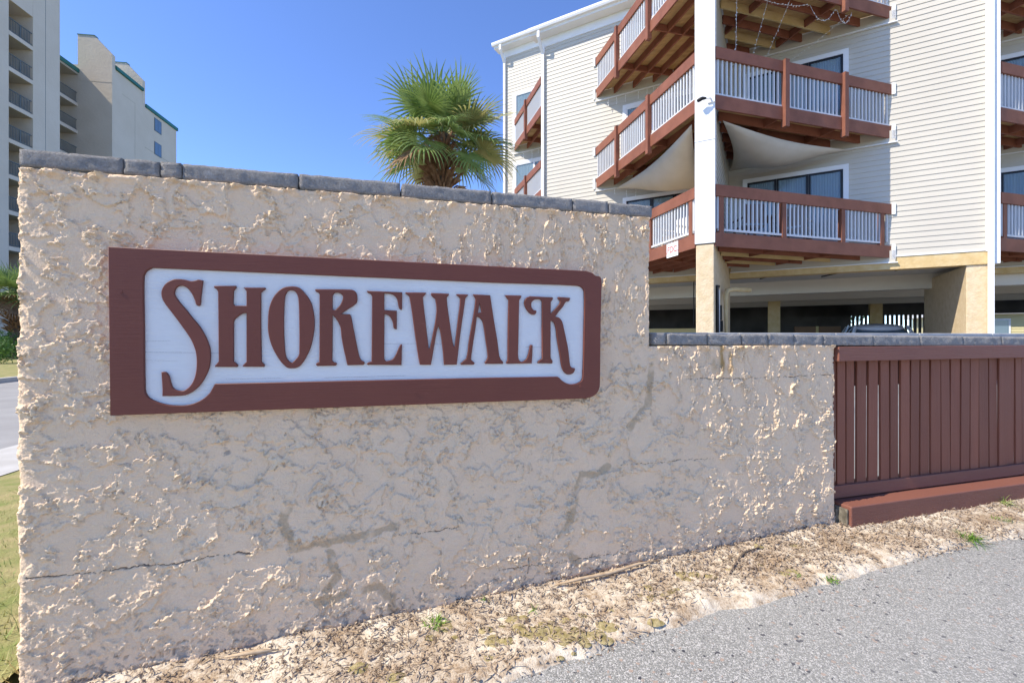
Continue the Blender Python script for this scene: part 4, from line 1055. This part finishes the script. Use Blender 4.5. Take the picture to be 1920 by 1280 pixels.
# strings of lights below the top balcony
def lights(name, label, pts, n=60, bulbs=True):
    t = empty(name, pts[0]); tag(t, label, 'string lights', 'strings of small clear lights')
    P_ = [Vector(p) for p in pts]
    mb = MB(); mb.tube(P_, .0035, 4); mb.build('wire', M['baluster'], t)
    mb = MB(); r = random.Random(len(label)); tot = sum((b-a).length for a, b in zip(P_[:-1], P_[1:]))
    for a, b in zip(P_[:-1], P_[1:]):
        k = max(1, int((b-a).length/.07))
        for i in range(k):
            q = a.lerp(b, (i+.5)/k); dv = Vector((r.gauss(0, 1), r.gauss(0, 1), r.gauss(0, 1))).normalized()
            mb.beam(q, q+dv*.035, .010, .010)
    tag(mb.build('bulbs', M['bulb'], t), kind='stuff')
def hang(a0, o0, z0, a1, o1, z1, sag=.0, n=10):
    out = []
    for i in range(n+1):
        t = i/n; out.append(BF(a0+(a1-a0)*t, o0+(o1-o0)*t, z0+(z1-z0)*t-sag*4*t*(1-t)))
    return out
zt = DECK[2]-.24
lights('string_lights', 'string of clear lights hanging straight down beside the white post', hang(.55, 2.9, zt, .52, 2.9, zt-1.75))
lights('string_lights', 'slack light string stretched steeply below the new yellow joists', hang(1.15, 2.35, zt, .62, 1.2, zt-1.15, .05))
lights('string_lights', 'second slack light string parallel to the steep one', hang(1.55, 1.95, zt, .85, .9, zt-1.05, .05))
lights('string_lights', 'light string running from the fascia corner down to the door head', hang(2.75, .75, zt, 1.4, .25, zt-.55, .05))
lights('string_lights', 'looped light string swagged in bows below the top balcony fascia', hang(.7, 2.75, zt, 1.9, 1.6, zt, .12)+hang(1.95, 1.55, zt, 2.45, 1.1, zt, .30)+hang(2.5, 1.05, zt, 2.8, .8, zt, .28))
def icicles(name, label, a0, a1, oo, z, seed):
    r = random.Random(seed); mb = MB(); t = empty(name, BF(a0, oo, z)); tag(t, label, 'string lights', 'strings of small clear lights')
    m2 = MB(); m2.tube([BF(a0, oo, z), BF(a1, oo, z-.02)], .004, 4); m2.build('wire', M['baluster'], t)
    a = a0
    while a < a1:
        l = r.choice((.1, .2, .35, .4, .15)); zz = z-.02
        while l > 0:
            mb.beam(BF(a+r.uniform(-.01, .01), oo, zz), BF(a+r.uniform(-.015, .015), oo, zz-.06), .014, .014); zz -= .08; l -= .08
        a += r.uniform(.18, .40)
    tag(mb.build('bulbs', M['bulb'], t), kind='stuff')
icicles('icicle_lights', 'dripping icicle lights under the top sunlit balcony', -3.2, -.6, .12, DECK[2]-.36, 1)
icicles('icicle_lights', 'dripping icicle lights under the middle sunlit balcony', -3.0, -2.2, .12, DECK[1]-.36, 2)
icicles('icicle_lights', 'dripping icicle lights under the top balcony by the building end', AL-1.9, AL-.4, -SET+.1, DECK[2]-.36, 3)

# security camera on the post
cm = empty('security_camera', BF(0, 3.67, 4.86)); tag(cm, 'dark security camera on a white bracket fixed to the white post', 'camera')
mb = MB(); mb.box(BF, .05, .19, 3.662, 3.69, 4.80, 4.93); mb.tube([BF(.12, 3.69, 4.87), BF(.10, 3.76, 4.86), BF(.02, 3.78, 4.86)], .018, 8); mb.build('bracket', M['white'], cm)
mb = MB(); mb.tube([BF(.04, 3.78, 4.86), BF(-.03, 3.79, 4.87), BF(-.08, 3.80, 4.85), BF(-.13, 3.80, 4.83)], [.022, .036, .04, .03], 12); mb.build('housing', M['black'], cm, smooth=True)
# board and pole leaning on the column cheek, timber bar, cardboard box
bn = empty('leaning_board', BF(.2, 2.9, -1.08)); tag(bn, 'white printed board leaning on the garage column cheek', 'board')
mb = MB(); mb.box(BF, .182, .20, 2.72, 3.25, -1.07, 1.02); mb.build('panel', M['white'], bn)
for k in range(9):      # column of blue print too small to read
    mb = MB(); z = -.35+k*.12; mb.box(BF, .2005, .203, 2.92, 3.06, z, z+.085); mb.build('print', M['blue'], bn)
mb = MB(); mb.beam(BF(.23, 3.32, -1.07), BF(.20, 3.36, 1.05), .05, .05); mb.beam(BF(.20, 3.36, 1.05), BF(.20, 3.0, 1.08), .05, .05); tag(mb.build('black_pole', M['black']), 'black bent pole standing beside the leaning board', 'pole')
mb = MB(); mb.box(BF, -4.5, -.4, -1.25, -1.05, -.05, .24); tag(mb.build('barrier_bar', M['yellow_paint'], bevel=.02), 'long pale yellow clearance bar hung across the garage mouth', 'barrier')
for x in (-4.0, -.9):
    mb = MB(); mb.tube([BF(x, -1.15, .24), BF(x, -1.15, 1.70)], .015, 6); mb.build('hanger', M['black'], bpy.data.objects['barrier_bar'])
mb = MB(); mb.box(BF, 1.9, 3.3, -6.6, -5.9, -1.08, .35)
bx = mb.build('cardboard_box', M['cardboard'], bevel=.02); tag(bx, 'large brown cardboard carton in the dark garage', 'box')
mb = MB(); mb.box(BF, 2.56, 2.64, -6.5, -5.898, .351, .354); mb.box(BF, 2.56, 2.64, -5.899, -5.896, .1, .354); mb.build('tape', M['yellow_paint'], bx)
# furniture on the lowest shaded balcony
def chair(label, a, o, z, rot, mat):
    t = empty('patio_chair', BF(a, o, z)); tag(t, label, 'chair', 'chairs on the lowest balcony')
    c = math.cos(rot); s = math.sin(rot)
    def fr(x, y, zz): return BF(a+x*c-y*s, o+x*s+y*c, z+zz)
    for x in (-.24, .24):
        for y in (-.22, .22):
            mb = MB(); mb.box(fr, x-.02, x+.02, y-.02, y+.02, 0, .43 if y > 0 else .95); mb.build('leg', mat, t)
        mb = MB(); mb.box(fr, x-.03, x+.03, -.2, .26, .62, .65); mb.build('armrest', mat, t)
    mb = MB(); mb.box(fr, -.25, .25, -.2, .26, .42, .46); mb.build('seat', mat, t)
    for k in range(5):
        mb = MB(); mb.box(fr, -.2+k*.095, -.14+k*.095, -.235, -.215, .5, .93); mb.build('back_slat', mat, t)
    return t
M['chair_brown'] = material('brown patio chair', (.18, .12, .09), rough=.6)
M['chair_white'] = material('white patio chair', (.7, .7, .68), rough=.6)
chair('brown patio chair behind the balusters next to the fin wall', .75, 1.9, DECK[0]+.02, 2.6, M['chair_brown'])
chair('brown patio chair behind the balusters in the middle of the lowest balcony', 1.7, 1.1, DECK[0]+.02, 3.5, M['chair_brown'])
chair('white patio chair behind the sunlit balusters above the FDC plate', -.9, 1.8, DECK[0]+.02, .6, M['chair_white'])
tbl = empty('patio_table', BF(1.2, 1.4, DECK[0])); tag(tbl, 'small round patio table between the brown chairs', 'table')
mb = MB(); mb.tube([BF(1.2, 1.45, DECK[0]+.70), BF(1.2, 1.45, DECK[0]+.73)], .36, 20); mb.build('table_top', M['chair_brown'], tbl)
mb = MB(); mb.tube([BF(1.2, 1.45, DECK[0]+.02), BF(1.2, 1.45, DECK[0]+.70)], .03, 8); mb.build('leg', M['chair_brown'], tbl)
# small lower wing seen past the building end
lw = empty('low_wing', BF(-11, -9, -1.1)); tag(lw, 'low cream sided annexe peeking out past the building end', 'building')
mb = MB(); mb.box(BF, -13.5, -8.6, -13, -9.2, -1.1, 7.2); w_ = mb.build('exterior_wall', M['siding'], lw)
mb = MB(); mb.box(BF, -13.6, -8.5, -13.1, -9.1, 7.21, 7.3); mb.build('roof', M['white'], lw)
mb = MB()
for k in range(54):
    z = -1.0+k*LAP
    mb.prism([BF(-13.5, -9.199, z), BF(-13.5, -9.185, z+.003), BF(-13.5, -9.197, z+LAP-.004)], BF.vec(4.9, 0))
tag(mb.build('siding_courses', M['siding'], w_), kind='stuff')
# ------------------------------------------------------------------ condominium tower across the street
tw = empty('condo_tower', TF(2, -6, -1.25))
tag(tw, 'tall beige condominium tower with stacked recessed balconies and a green roofed wing', 'tower')
# TF.o points to the street side
def tpart(name, mat, *b, parent=None, bevel=0):
    mb = MB(); mb.box(TF, *b); return mb.build(name, mat, parent or tw, bevel=bevel)
TD = [23.4-2.75*k for k in range(10)]
tpart('pier', M['tower'], -13, 0, -20, 0, -1.3, 34)
tpart('pier', M['tower'], 2.06, 4.63, -20, 0, -1.3, 34)
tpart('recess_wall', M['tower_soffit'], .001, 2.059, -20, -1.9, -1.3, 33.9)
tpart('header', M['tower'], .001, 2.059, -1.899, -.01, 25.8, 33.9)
tpart('joint', M['rail_dark'], 3.2, 3.23, -.01, .006, -1.3, 34)
def railing(s0, s1, oo, zd, parent, gap=.13):
    r = MB()
    r.box(TF, s0+.02, s1-.02, oo-.05, oo, zd+1.02, zd+1.07); r.box(TF, s0+.02, s1-.02, oo-.04, oo-.01, zd+.10, zd+.14)
    n = int((s1-s0)/gap)
    for k in range(1, n): r.box(TF, s0+k*gap-.012, s0+k*gap+.012, oo-.035, oo-.012, zd+.14, zd+1.02)
    r.box(TF, (s0+s1)/2-.03, (s0+s1)/2+.03, oo-.05, oo+.002, zd, zd+1.02)
    r.build('railing', M['rail_dark'], parent)
def bay(s0, s1, oo, back, zd, header=True):
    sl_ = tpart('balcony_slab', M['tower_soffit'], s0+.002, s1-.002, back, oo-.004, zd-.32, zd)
    mb = MB(); mb.box(TF, s0+.003, s1-.003, oo-.0035, oo+.004, zd-.322, zd+.002); mb.build('slab_edge', M['tower'], sl_)
    railing(s0, s1, oo-.05, zd, sl_)
    mb = MB(); mb.box(TF, s0+.15, s0+.15+min(1.2, (s1-s0)*.55), back, back+.03, zd+.01, zd+2.05); mb.build('door', M['glass'], sl_)
for zd in TD: bay(0, 2.06, 0, -1.9, zd)
# set back wing with its own balconies and green eave
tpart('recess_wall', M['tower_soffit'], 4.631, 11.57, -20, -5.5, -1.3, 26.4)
for zd in TD: bay(4.64, 11.57, -3.6, -5.5, zd)
tpart('wing_roof', M['green_roof'], 4.64, 11.57, -19, -3.45, 26.45, 26.85)
tpart('wing_soffit', M['tower_soffit'], 4.64, 11.57, -19, -3.55, 26.25, 26.44)
# stair block with raking parapets
tpart('block', M['tower'], 11.58, 22.6, -20, -.5, -1.3, 25.75)
tpart('block', M['tower'], 11.58, 16.6, -20, -.505, 25.74, 27.3)
def rake(s):
    mb = MB()
    pts = [TF(s, o, z) for o, z in ((-3.6, 25.7), (-.49, 25.7), (-.49, 28.6), (-2.1, 30.3), (-3.6, 30.3))]
    mb.prism(pts, TF.vec(.45, 0)); p_ = mb.build('parapet', M['tower'], tw)
    mb = MB(); mb.box(TF, s-.04, s+.49, -3.64, -2.06, 30.301, 30.38); mb.build('cap', M['green_roof'], p_)
rake(11.56); rake(16.2)
tpart('stack', M['tower'], 11.575, 11.9, -3.6, -.495, -1.3, 25.7)
mb = MB()
mb.prism([TF(12.02, o, z) for o, z in ((-.30, 27.3), (-.30, 27.62), (-2.2, 29.0), (-3.0, 29.0), (-3.0, 27.3))], TF.vec(4.17, 0)); mb.build('mansard_roof', M['green_roof'], tw)
tpart('eave', M['green_roof'], 16.66, 22.75, -20.1, -.35, 25.76, 26.12)
tpart('string_course', M['tower_soffit'], 16.66, 22.59, -.55, -.485, 21.2, 21.26)
def twin(s0, s1, z0, z1):
    mb = MB(); mb.box(TF, s0-.08, s1+.08, -.51, -.47, z0-.08, z1+.08); w = mb.build('window', M['rail_dark'], tw)
    mb = MB(); mb.box(TF, s0, (s0+s1)/2-.02, -.48, -.462, z0, z1); mb.box(TF, (s0+s1)/2+.02, s1, -.48, -.462, z0, z1); mb.build('pane', M['glass'], w)
for zd in TD: twin(18.35, 19.5, zd+.55, zd+1.9)
# groove lines on the blank block face
tpart('joint', M['tower_soffit'], 13.0, 15.0, -.52, -.490, 25.3, 25.34); tpart('joint', M['tower_soffit'], 14.97, 15.0, -.52, -.489, -1, 25.3)
# entrance awning
mb = MB()
mb.prism([TF(-.9, .02, 3.3), TF(-.9, 1.3, 2.4), TF(-.9, 1.3, 2.1), TF(-.9, .02, 2.1)], TF.vec(2.1, 0)); mb.build('awning', M['teal_awning'], tw)

# ------------------------------------------------------------------ palms
def palm(name, label, base, zc, scale, nf, seed, trunk_r=.17, dead=0):
    r = random.Random(seed)
    t = empty(name, base); tag(t, label, 'palm tree', 'cabbage palms')
    B = Vector(base); Cc = Vector((base[0], base[1], zc))
    mb = MB(); k = 12; H = zc-base[2]
    mb.tube([B+Vector((r.gauss(0, .02), r.gauss(0, .02), H*i/k)) for i in range(k+1)], [trunk_r*(1.15-.15*i/k)*r.uniform(.95, 1.05) for i in range(k+1)], 12)
    tr = mb.build('trunk', M['bark'], t, smooth=True)
    # split leaf bases cross-hatching the upper trunk
    for i in range(60):
        an = i*2.39996; hh = zc-.12-i*.026*scale; q = min(1, i/40)
        d = Vector((math.cos(an), math.sin(an), 0)); s = Vector((-d.y, d.x, 0))
        L = (.26+.18*q)*scale*r.uniform(.8, 1.2); out = .5+.45*q
        p0 = Vector((base[0], base[1], hh))+d*trunk_r*.8; p1 = p0+d*L*out*.55+Vector((0, 0, L*.62)); p2 = p1+d*L*.35+Vector((0, 0, L*.18*r.uniform(-1, 1)))
        w = .085*scale; mb = MB()
        for sg in (-1, 1):
            mb.prism([p0+s*sg*.002, p0+s*sg*w, p1+s*sg*w*.7, p2+s*sg*w*.85, p1+s*sg*w*.15], d*.03+Vector((0, 0, .012)))
        mb.build('boot', M['boot'], tr)
    for i in range(nf):
        q = (i+.5)/nf                                  # 0 = youngest, upright; 1 = oldest, hanging
        an = i*2.39996+r.uniform(-.25, .25)
        el = R(74-112*q**.9+r.uniform(-9, 9))
        dh = Vector((math.cos(an), math.sin(an), 0)); d = dh*math.cos(el)+Vector((0, 0, math.sin(el)))
        pet = (.50+.42*q)*scale*r.uniform(.85, 1.12); blade = (.86+.12*math.sin(q*3))*scale*r.uniform(.88, 1.12)
        p0 = Cc+dh*.10*scale; pts = []
        for j in range(5):
            tt = j/4; pts.append(p0+d*pet*tt-Vector((0, 0, 1))*.14*pet*tt*tt)
        dirv = (pts[-1]-pts[-2]).normalized()
        side = dirv.cross(Vector((0, 0, 1)))
        if side.length < .05: side = Vector((-dh.y, dh.x, 0))
        side.normalize(); up = side.cross(dirv).normalized()
        roll = r.uniform(-.7, .7); side, up = side*math.cos(roll)+up*math.sin(roll), up*math.cos(roll)-side*math.sin(roll)
        mb = MB(); mb.tube(pts, [.020*scale, .016*scale, .013*scale, .011*scale, .009*scale], 5)
        nl = 30
        for l in range(nl):
            ph = (l/(nl-1)-.5)*2*R(128)
            costa = .30*blade*math.cos(ph*.5)
            st = pts[-1]+dirv*max(costa*(1-abs(ph)/R(128)), 0)-up*.10*blade*(1-abs(ph)/R(128))**2
            ld = dirv*math.cos(ph)+side*math.sin(ph)+up*(.28-.1*abs(ph))
            ld.normalize(); ll = blade*(1-.30*(abs(ph)/R(128))**2)*r.uniform(.86, 1.08)
            nrm = (side*math.cos(ph)-dirv*math.sin(ph)); w0 = .027*scale
            droop = (.28+.80*q)*r.uniform(.6, 1.4)
            prev = None; pos = st; dd = ld.copy(); S = 6
            for j in range(S+1):
                tt = j/S
                w = w0*(.55+1.5*tt if tt < .35 else 1.08*(1-tt)**.75*1.2)+.0012
                tw_ = nrm*w
                n0 = len(mb.v); mb.v += [tuple(pos-tw_), tuple(pos+up*.35*w), tuple(pos+tw_)]
                if prev is not None: mb.f += [(prev, prev+1, n0+1, n0), (prev+1, prev+2, n0+2, n0+1)]
                prev = n0
                dd = (dd+Vector((0, 0, -1))*droop*(.03 if tt < .45 else .34)).normalized(); pos = pos+dd*ll/S
        me = bpy.data.meshes.new('frond'); me.from_pydata(mb.v, [], mb.f)
        me.materials.append(M['boot'] if (dead and q > 1-dead) else (M['leafyellow'] if r.random() < (.05+.16*q) else M['leafpalm']))
        link('frond', me, t)
    return t
bz = ground_z(-1.68, 11.0)
palm('palm_tree', 'full crowned cabbage palm standing behind the sign wall beside the apartment building', (-1.68, 11.0, bz), 4.86, 1.0, 42, 5, .17, dead=.05)
palm('palm_tree', 'small cabbage palm with a brown skirt growing before the condo tower entrance', (-27.3, 25.0, ground_z(-27.3, 25)), 2.35, 1.35, 34, 9, .2, dead=.2)

# ------------------------------------------------------------------ leafy things
def foliage(mb, c, rad, n, size, r, flat=.8):
    c = Vector(c); lobes = [(c+Vector((r.gauss(0, rad*.45), r.gauss(0, rad*.45), r.gauss(0, rad*.32*flat))), rad*r.uniform(.35, .6)) for _ in range(12)]
    for i in range(n):
        lc, lr = lobes[i % len(lobes)]
        d = Vector((r.gauss(0, 1), r.gauss(0, 1), r.gauss(0, 1)))
        d.normalize(); p = lc+d*lr*r.uniform(.55, 1.05)
        a = Vector((r.gauss(0, 1), r.gauss(0, 1), r.gauss(0, .6))).normalized()*size*r.uniform(.6, 1.3); b = a.cross(d).normalized()*size*.45
        n0 = len(mb.v); mb.v += [tuple(p-a), tuple(p+b), tuple(p+a), tuple(p-b)]; mb.f.append((n0, n0+1, n0+2, n0+3))
def leafy(name, label, base, h, rad, n, size, seed, cat, trunk=True, group=None):
    r = random.Random(seed); t = empty(name, base); tag(t, label, cat, group); B = Vector(base)
    if trunk:
        mb = MB(); top = B+Vector((r.gauss(0, .2), r.gauss(0, .2), h*.62))
        mb.tube([B, B.lerp(top, .5)+Vector((r.gauss(0, .08), r.gauss(0, .08), 0)), top], [h*.035, h*.026, h*.014], 8)
        for k in range(5):
            an = r.uniform(0, 6.28); q = B.lerp(top, r.uniform(.5, .95)); mb.tube([q, q+Vector((math.cos(an)*rad*.4, math.sin(an)*rad*.4, h*.14)), q+Vector((math.cos(an)*rad*.75, math.sin(an)*rad*.75, h*.2))], [h*.014, h*.009, h*.004], 5)
        mb.build('trunk', M['bark'], t, smooth=True)
    mb = MB(); foliage(mb, B+Vector((0, 0, h*.68 if trunk else h*.5)), rad, n, size, r)
    me = bpy.data.meshes.new('crown'); me.from_pydata(mb.v, [], mb.f); me.materials.append(M['leaf']); link('crown', me, t)
    return t
def gp(px, Y, dz=0):
    x = (px-960)/853*Y; return (x, Y, ground_z(x, Y)+dz)
leafy('shrub', 'dark round shrub under the awning of the condo tower', gp(12, 24, .1), 1.3, .9, 1500, .07, 21, 'shrub', False, 'shrubs along the far side of the street')
leafy('shrub', 'bright low shrub on the lawn across the street', gp(-4, 20, .1), .8, .7, 1200, .06, 22, 'shrub', False, 'shrubs along the far side of the street')
leafy('shrub', 'flowering dark shrub at the foot of the small palm', gp(26, 27, .1), 1.5, 1.0, 1500, .07, 23, 'shrub', False, 'shrubs along the far side of the street')
leafy('tree', 'leafy green tree showing through the open back of the garage', (33.6, 35.0, -1.0), 5.5, 2.4, 3500, .13, 24, 'tree')
leafy('tree', 'broad green tree behind the garage pickets', (26.5, 36.5, -1.0), 5.0, 2.2, 3000, .13, 25, 'tree')

# ------------------------------------------------------------------ pale yellow house past the garage
HF = Frame((30.5, 24.5), 118.0)
hs_ = empty('yellow_house', HF(0, 0, -1.0)); tag(hs_, 'pale yellow sided house with white eave beyond the garage', 'house')
mb = MB(); mb.box(HF, -5, 6, -8, 0, -1.0, 1.25); wl = mb.build('wall', M['house_yellow'], hs_)
for k in range(13):
    mb = MB(); z = -.95+k*.17
    mb.prism([HF(-5, .001, z), HF(-5, .018, z), HF(-5, .004, z+.165)], HF.vec(11, 0)); mb.build('siding_board', M['house_yellow'], wl)
mb = MB(); mb.prism([HF(-5.4, .5, 1.26), HF(-5.4, .5, 1.55), HF(-5.4, -4, 3.3), HF(-5.4, -8.5, 1.55), HF(-5.4, -8.5, 1.26)], HF.vec(11.8, 0)); mb.build('roof', M['white'], hs_)
for a0 in (-3.6, -1.2, 2.5):
    mb = MB(); mb.box(HF, a0-.08, a0+.98, .019, .05, -.28, 1.0); w = mb.build('window', M['white'], hs_)
    mb = MB(); mb.box(HF, a0, a0+.9, .051, .056, -.2, .92); mb.build('pane', M['glass'], w)

# ------------------------------------------------------------------ parked car in the garage
CF = Frame((11.75, 14.9), 120.3-90)       # a runs to the car's nose, o to its right hand side
def car():
    t = empty('parked_car', (11.75, 14.9, -1.08)); tag(t, 'silver blue hatchback parked in the open garage', 'car')
    z0 = -1.08
    def loft(name, secs, mat, parent):
        mb = MB(); n = len(secs[0][1])
        for a, pr in secs:
            for o, z in pr: mb.v.append(CF(a, o, z0+z))
        for i in range(len(secs)-1):
            for j in range(n):
                p = i*n+j; q = i*n+(j+1) % n; mb.f.append((p, q, q+n, p+n))
        mb.f.append(tuple(range(n))); mb.f.append(tuple(range(len(secs)*n-1, (len(secs)-1)*n-1, -1)))
        o = mb.build(name, mat, parent, smooth=True)
        m = o.modifiers.new('round', 'SUBSURF'); m.levels = 2; m.render_levels = 2
        return o
    def body(w, zb, zt): return [(-w*.92, zb), (-w, zb+.12), (-w, zt-.14), (-w*.93, zt), (w*.93, zt), (w, zt-.14), (w, zb+.12), (w*.92, zb)]
    b = loft('body', [(-2.15, body(.70, .35, .80)), (-2.1, body(.80, .25, .90)), (-1.6, body(.88, .2, .96)), (-.3, body(.90, .2, .96)), (1.0, body(.89, .2, .93)), (1.7, body(.85, .22, .82)), (2.1, body(.74, .28, .68)), (2.15, body(.6, .35, .6))], M['silver'], t)
    def cab(w0, w1, zt): return [(-w0, .90), (-(w0+w1)/2, (.9+zt)/2), (-w1, zt-.04), (-w1*.8, zt), (w1*.8, zt), (w1, zt-.04), ((w0+w1)/2, (.9+zt)/2), (w0, .90)]
    loft('greenhouse', [(-1.98, cab(.74, .66, .96)), (-1.62, cab(.80, .60, 1.38)), (-.6, cab(.83, .62, 1.44)), (.35, cab(.82, .60, 1.40)), (1.15, cab(.78, .66, .95))], M['glass'], t)
    def roof(w, z): return [(-w-.05, z-.19), (-w*.99, z+.02), (w*.99, z+.02), (w+.05, z-.19)]
    loft('roof', [(-1.72, roof(.58, 1.37)), (-1.5, roof(.62, 1.43)), (-.6, roof(.64, 1.475)), (.3, roof(.62, 1.44)), (.42, roof(.58, 1.39))], M['silver'], t)
    for o in (-1, 1):
        mb = MB()
        for p, q in (((-1.72, .60, 1.37), (-2.05, .76, .93)), ((.38, .60, 1.38), (1.18, .77, .92)), ((-.62, .655, 1.42), (-.62, .845, .95))):
            mb.beam(CF(p[0], o*p[1], z0+p[2]), CF(q[0], o*q[1], z0+q[2]), .07, .05)
        mb.build('pillar', M['silver'], b)
        mb = MB(); mb.box(CF, -2.14, -2.02, o*.58-.12, o*.58+.12, z0+.66, z0+.84); mb.build('tail_lamp', M['redlamp'], t)
        mb = MB(); mb.box(CF, 1.98, 2.1, o*.55-.14, o*.55+.14, z0+.58, z0+.70); mb.build('headlight', M['chrome'], t)
        mb = MB(); mb.box(CF, .72, .84, o*.90-.09, o*.90+.09, z0+.93, z0+1.06); mb.build('mirror', M['silver'], t)
        for a in (-1.35, 1.35):
            mb = MB(); mb.tube([CF(a, o*.66, z0+.31), CF(a, o*.90, z0+.31)], .31, 22); w = mb.build('wheel', M['tyre'], t)
            mb = MB(); mb.tube([CF(a, o*.895, z0+.31), CF(a, o*.912, z0+.31)], .20, 16); mb.build('rim', M['chrome'], w)
    mb = MB(); mb.box(CF, -2.17, -2.10, -.26, .26, z0+.52, z0+.64); mb.build('number_plate', M['white'], t)
car()
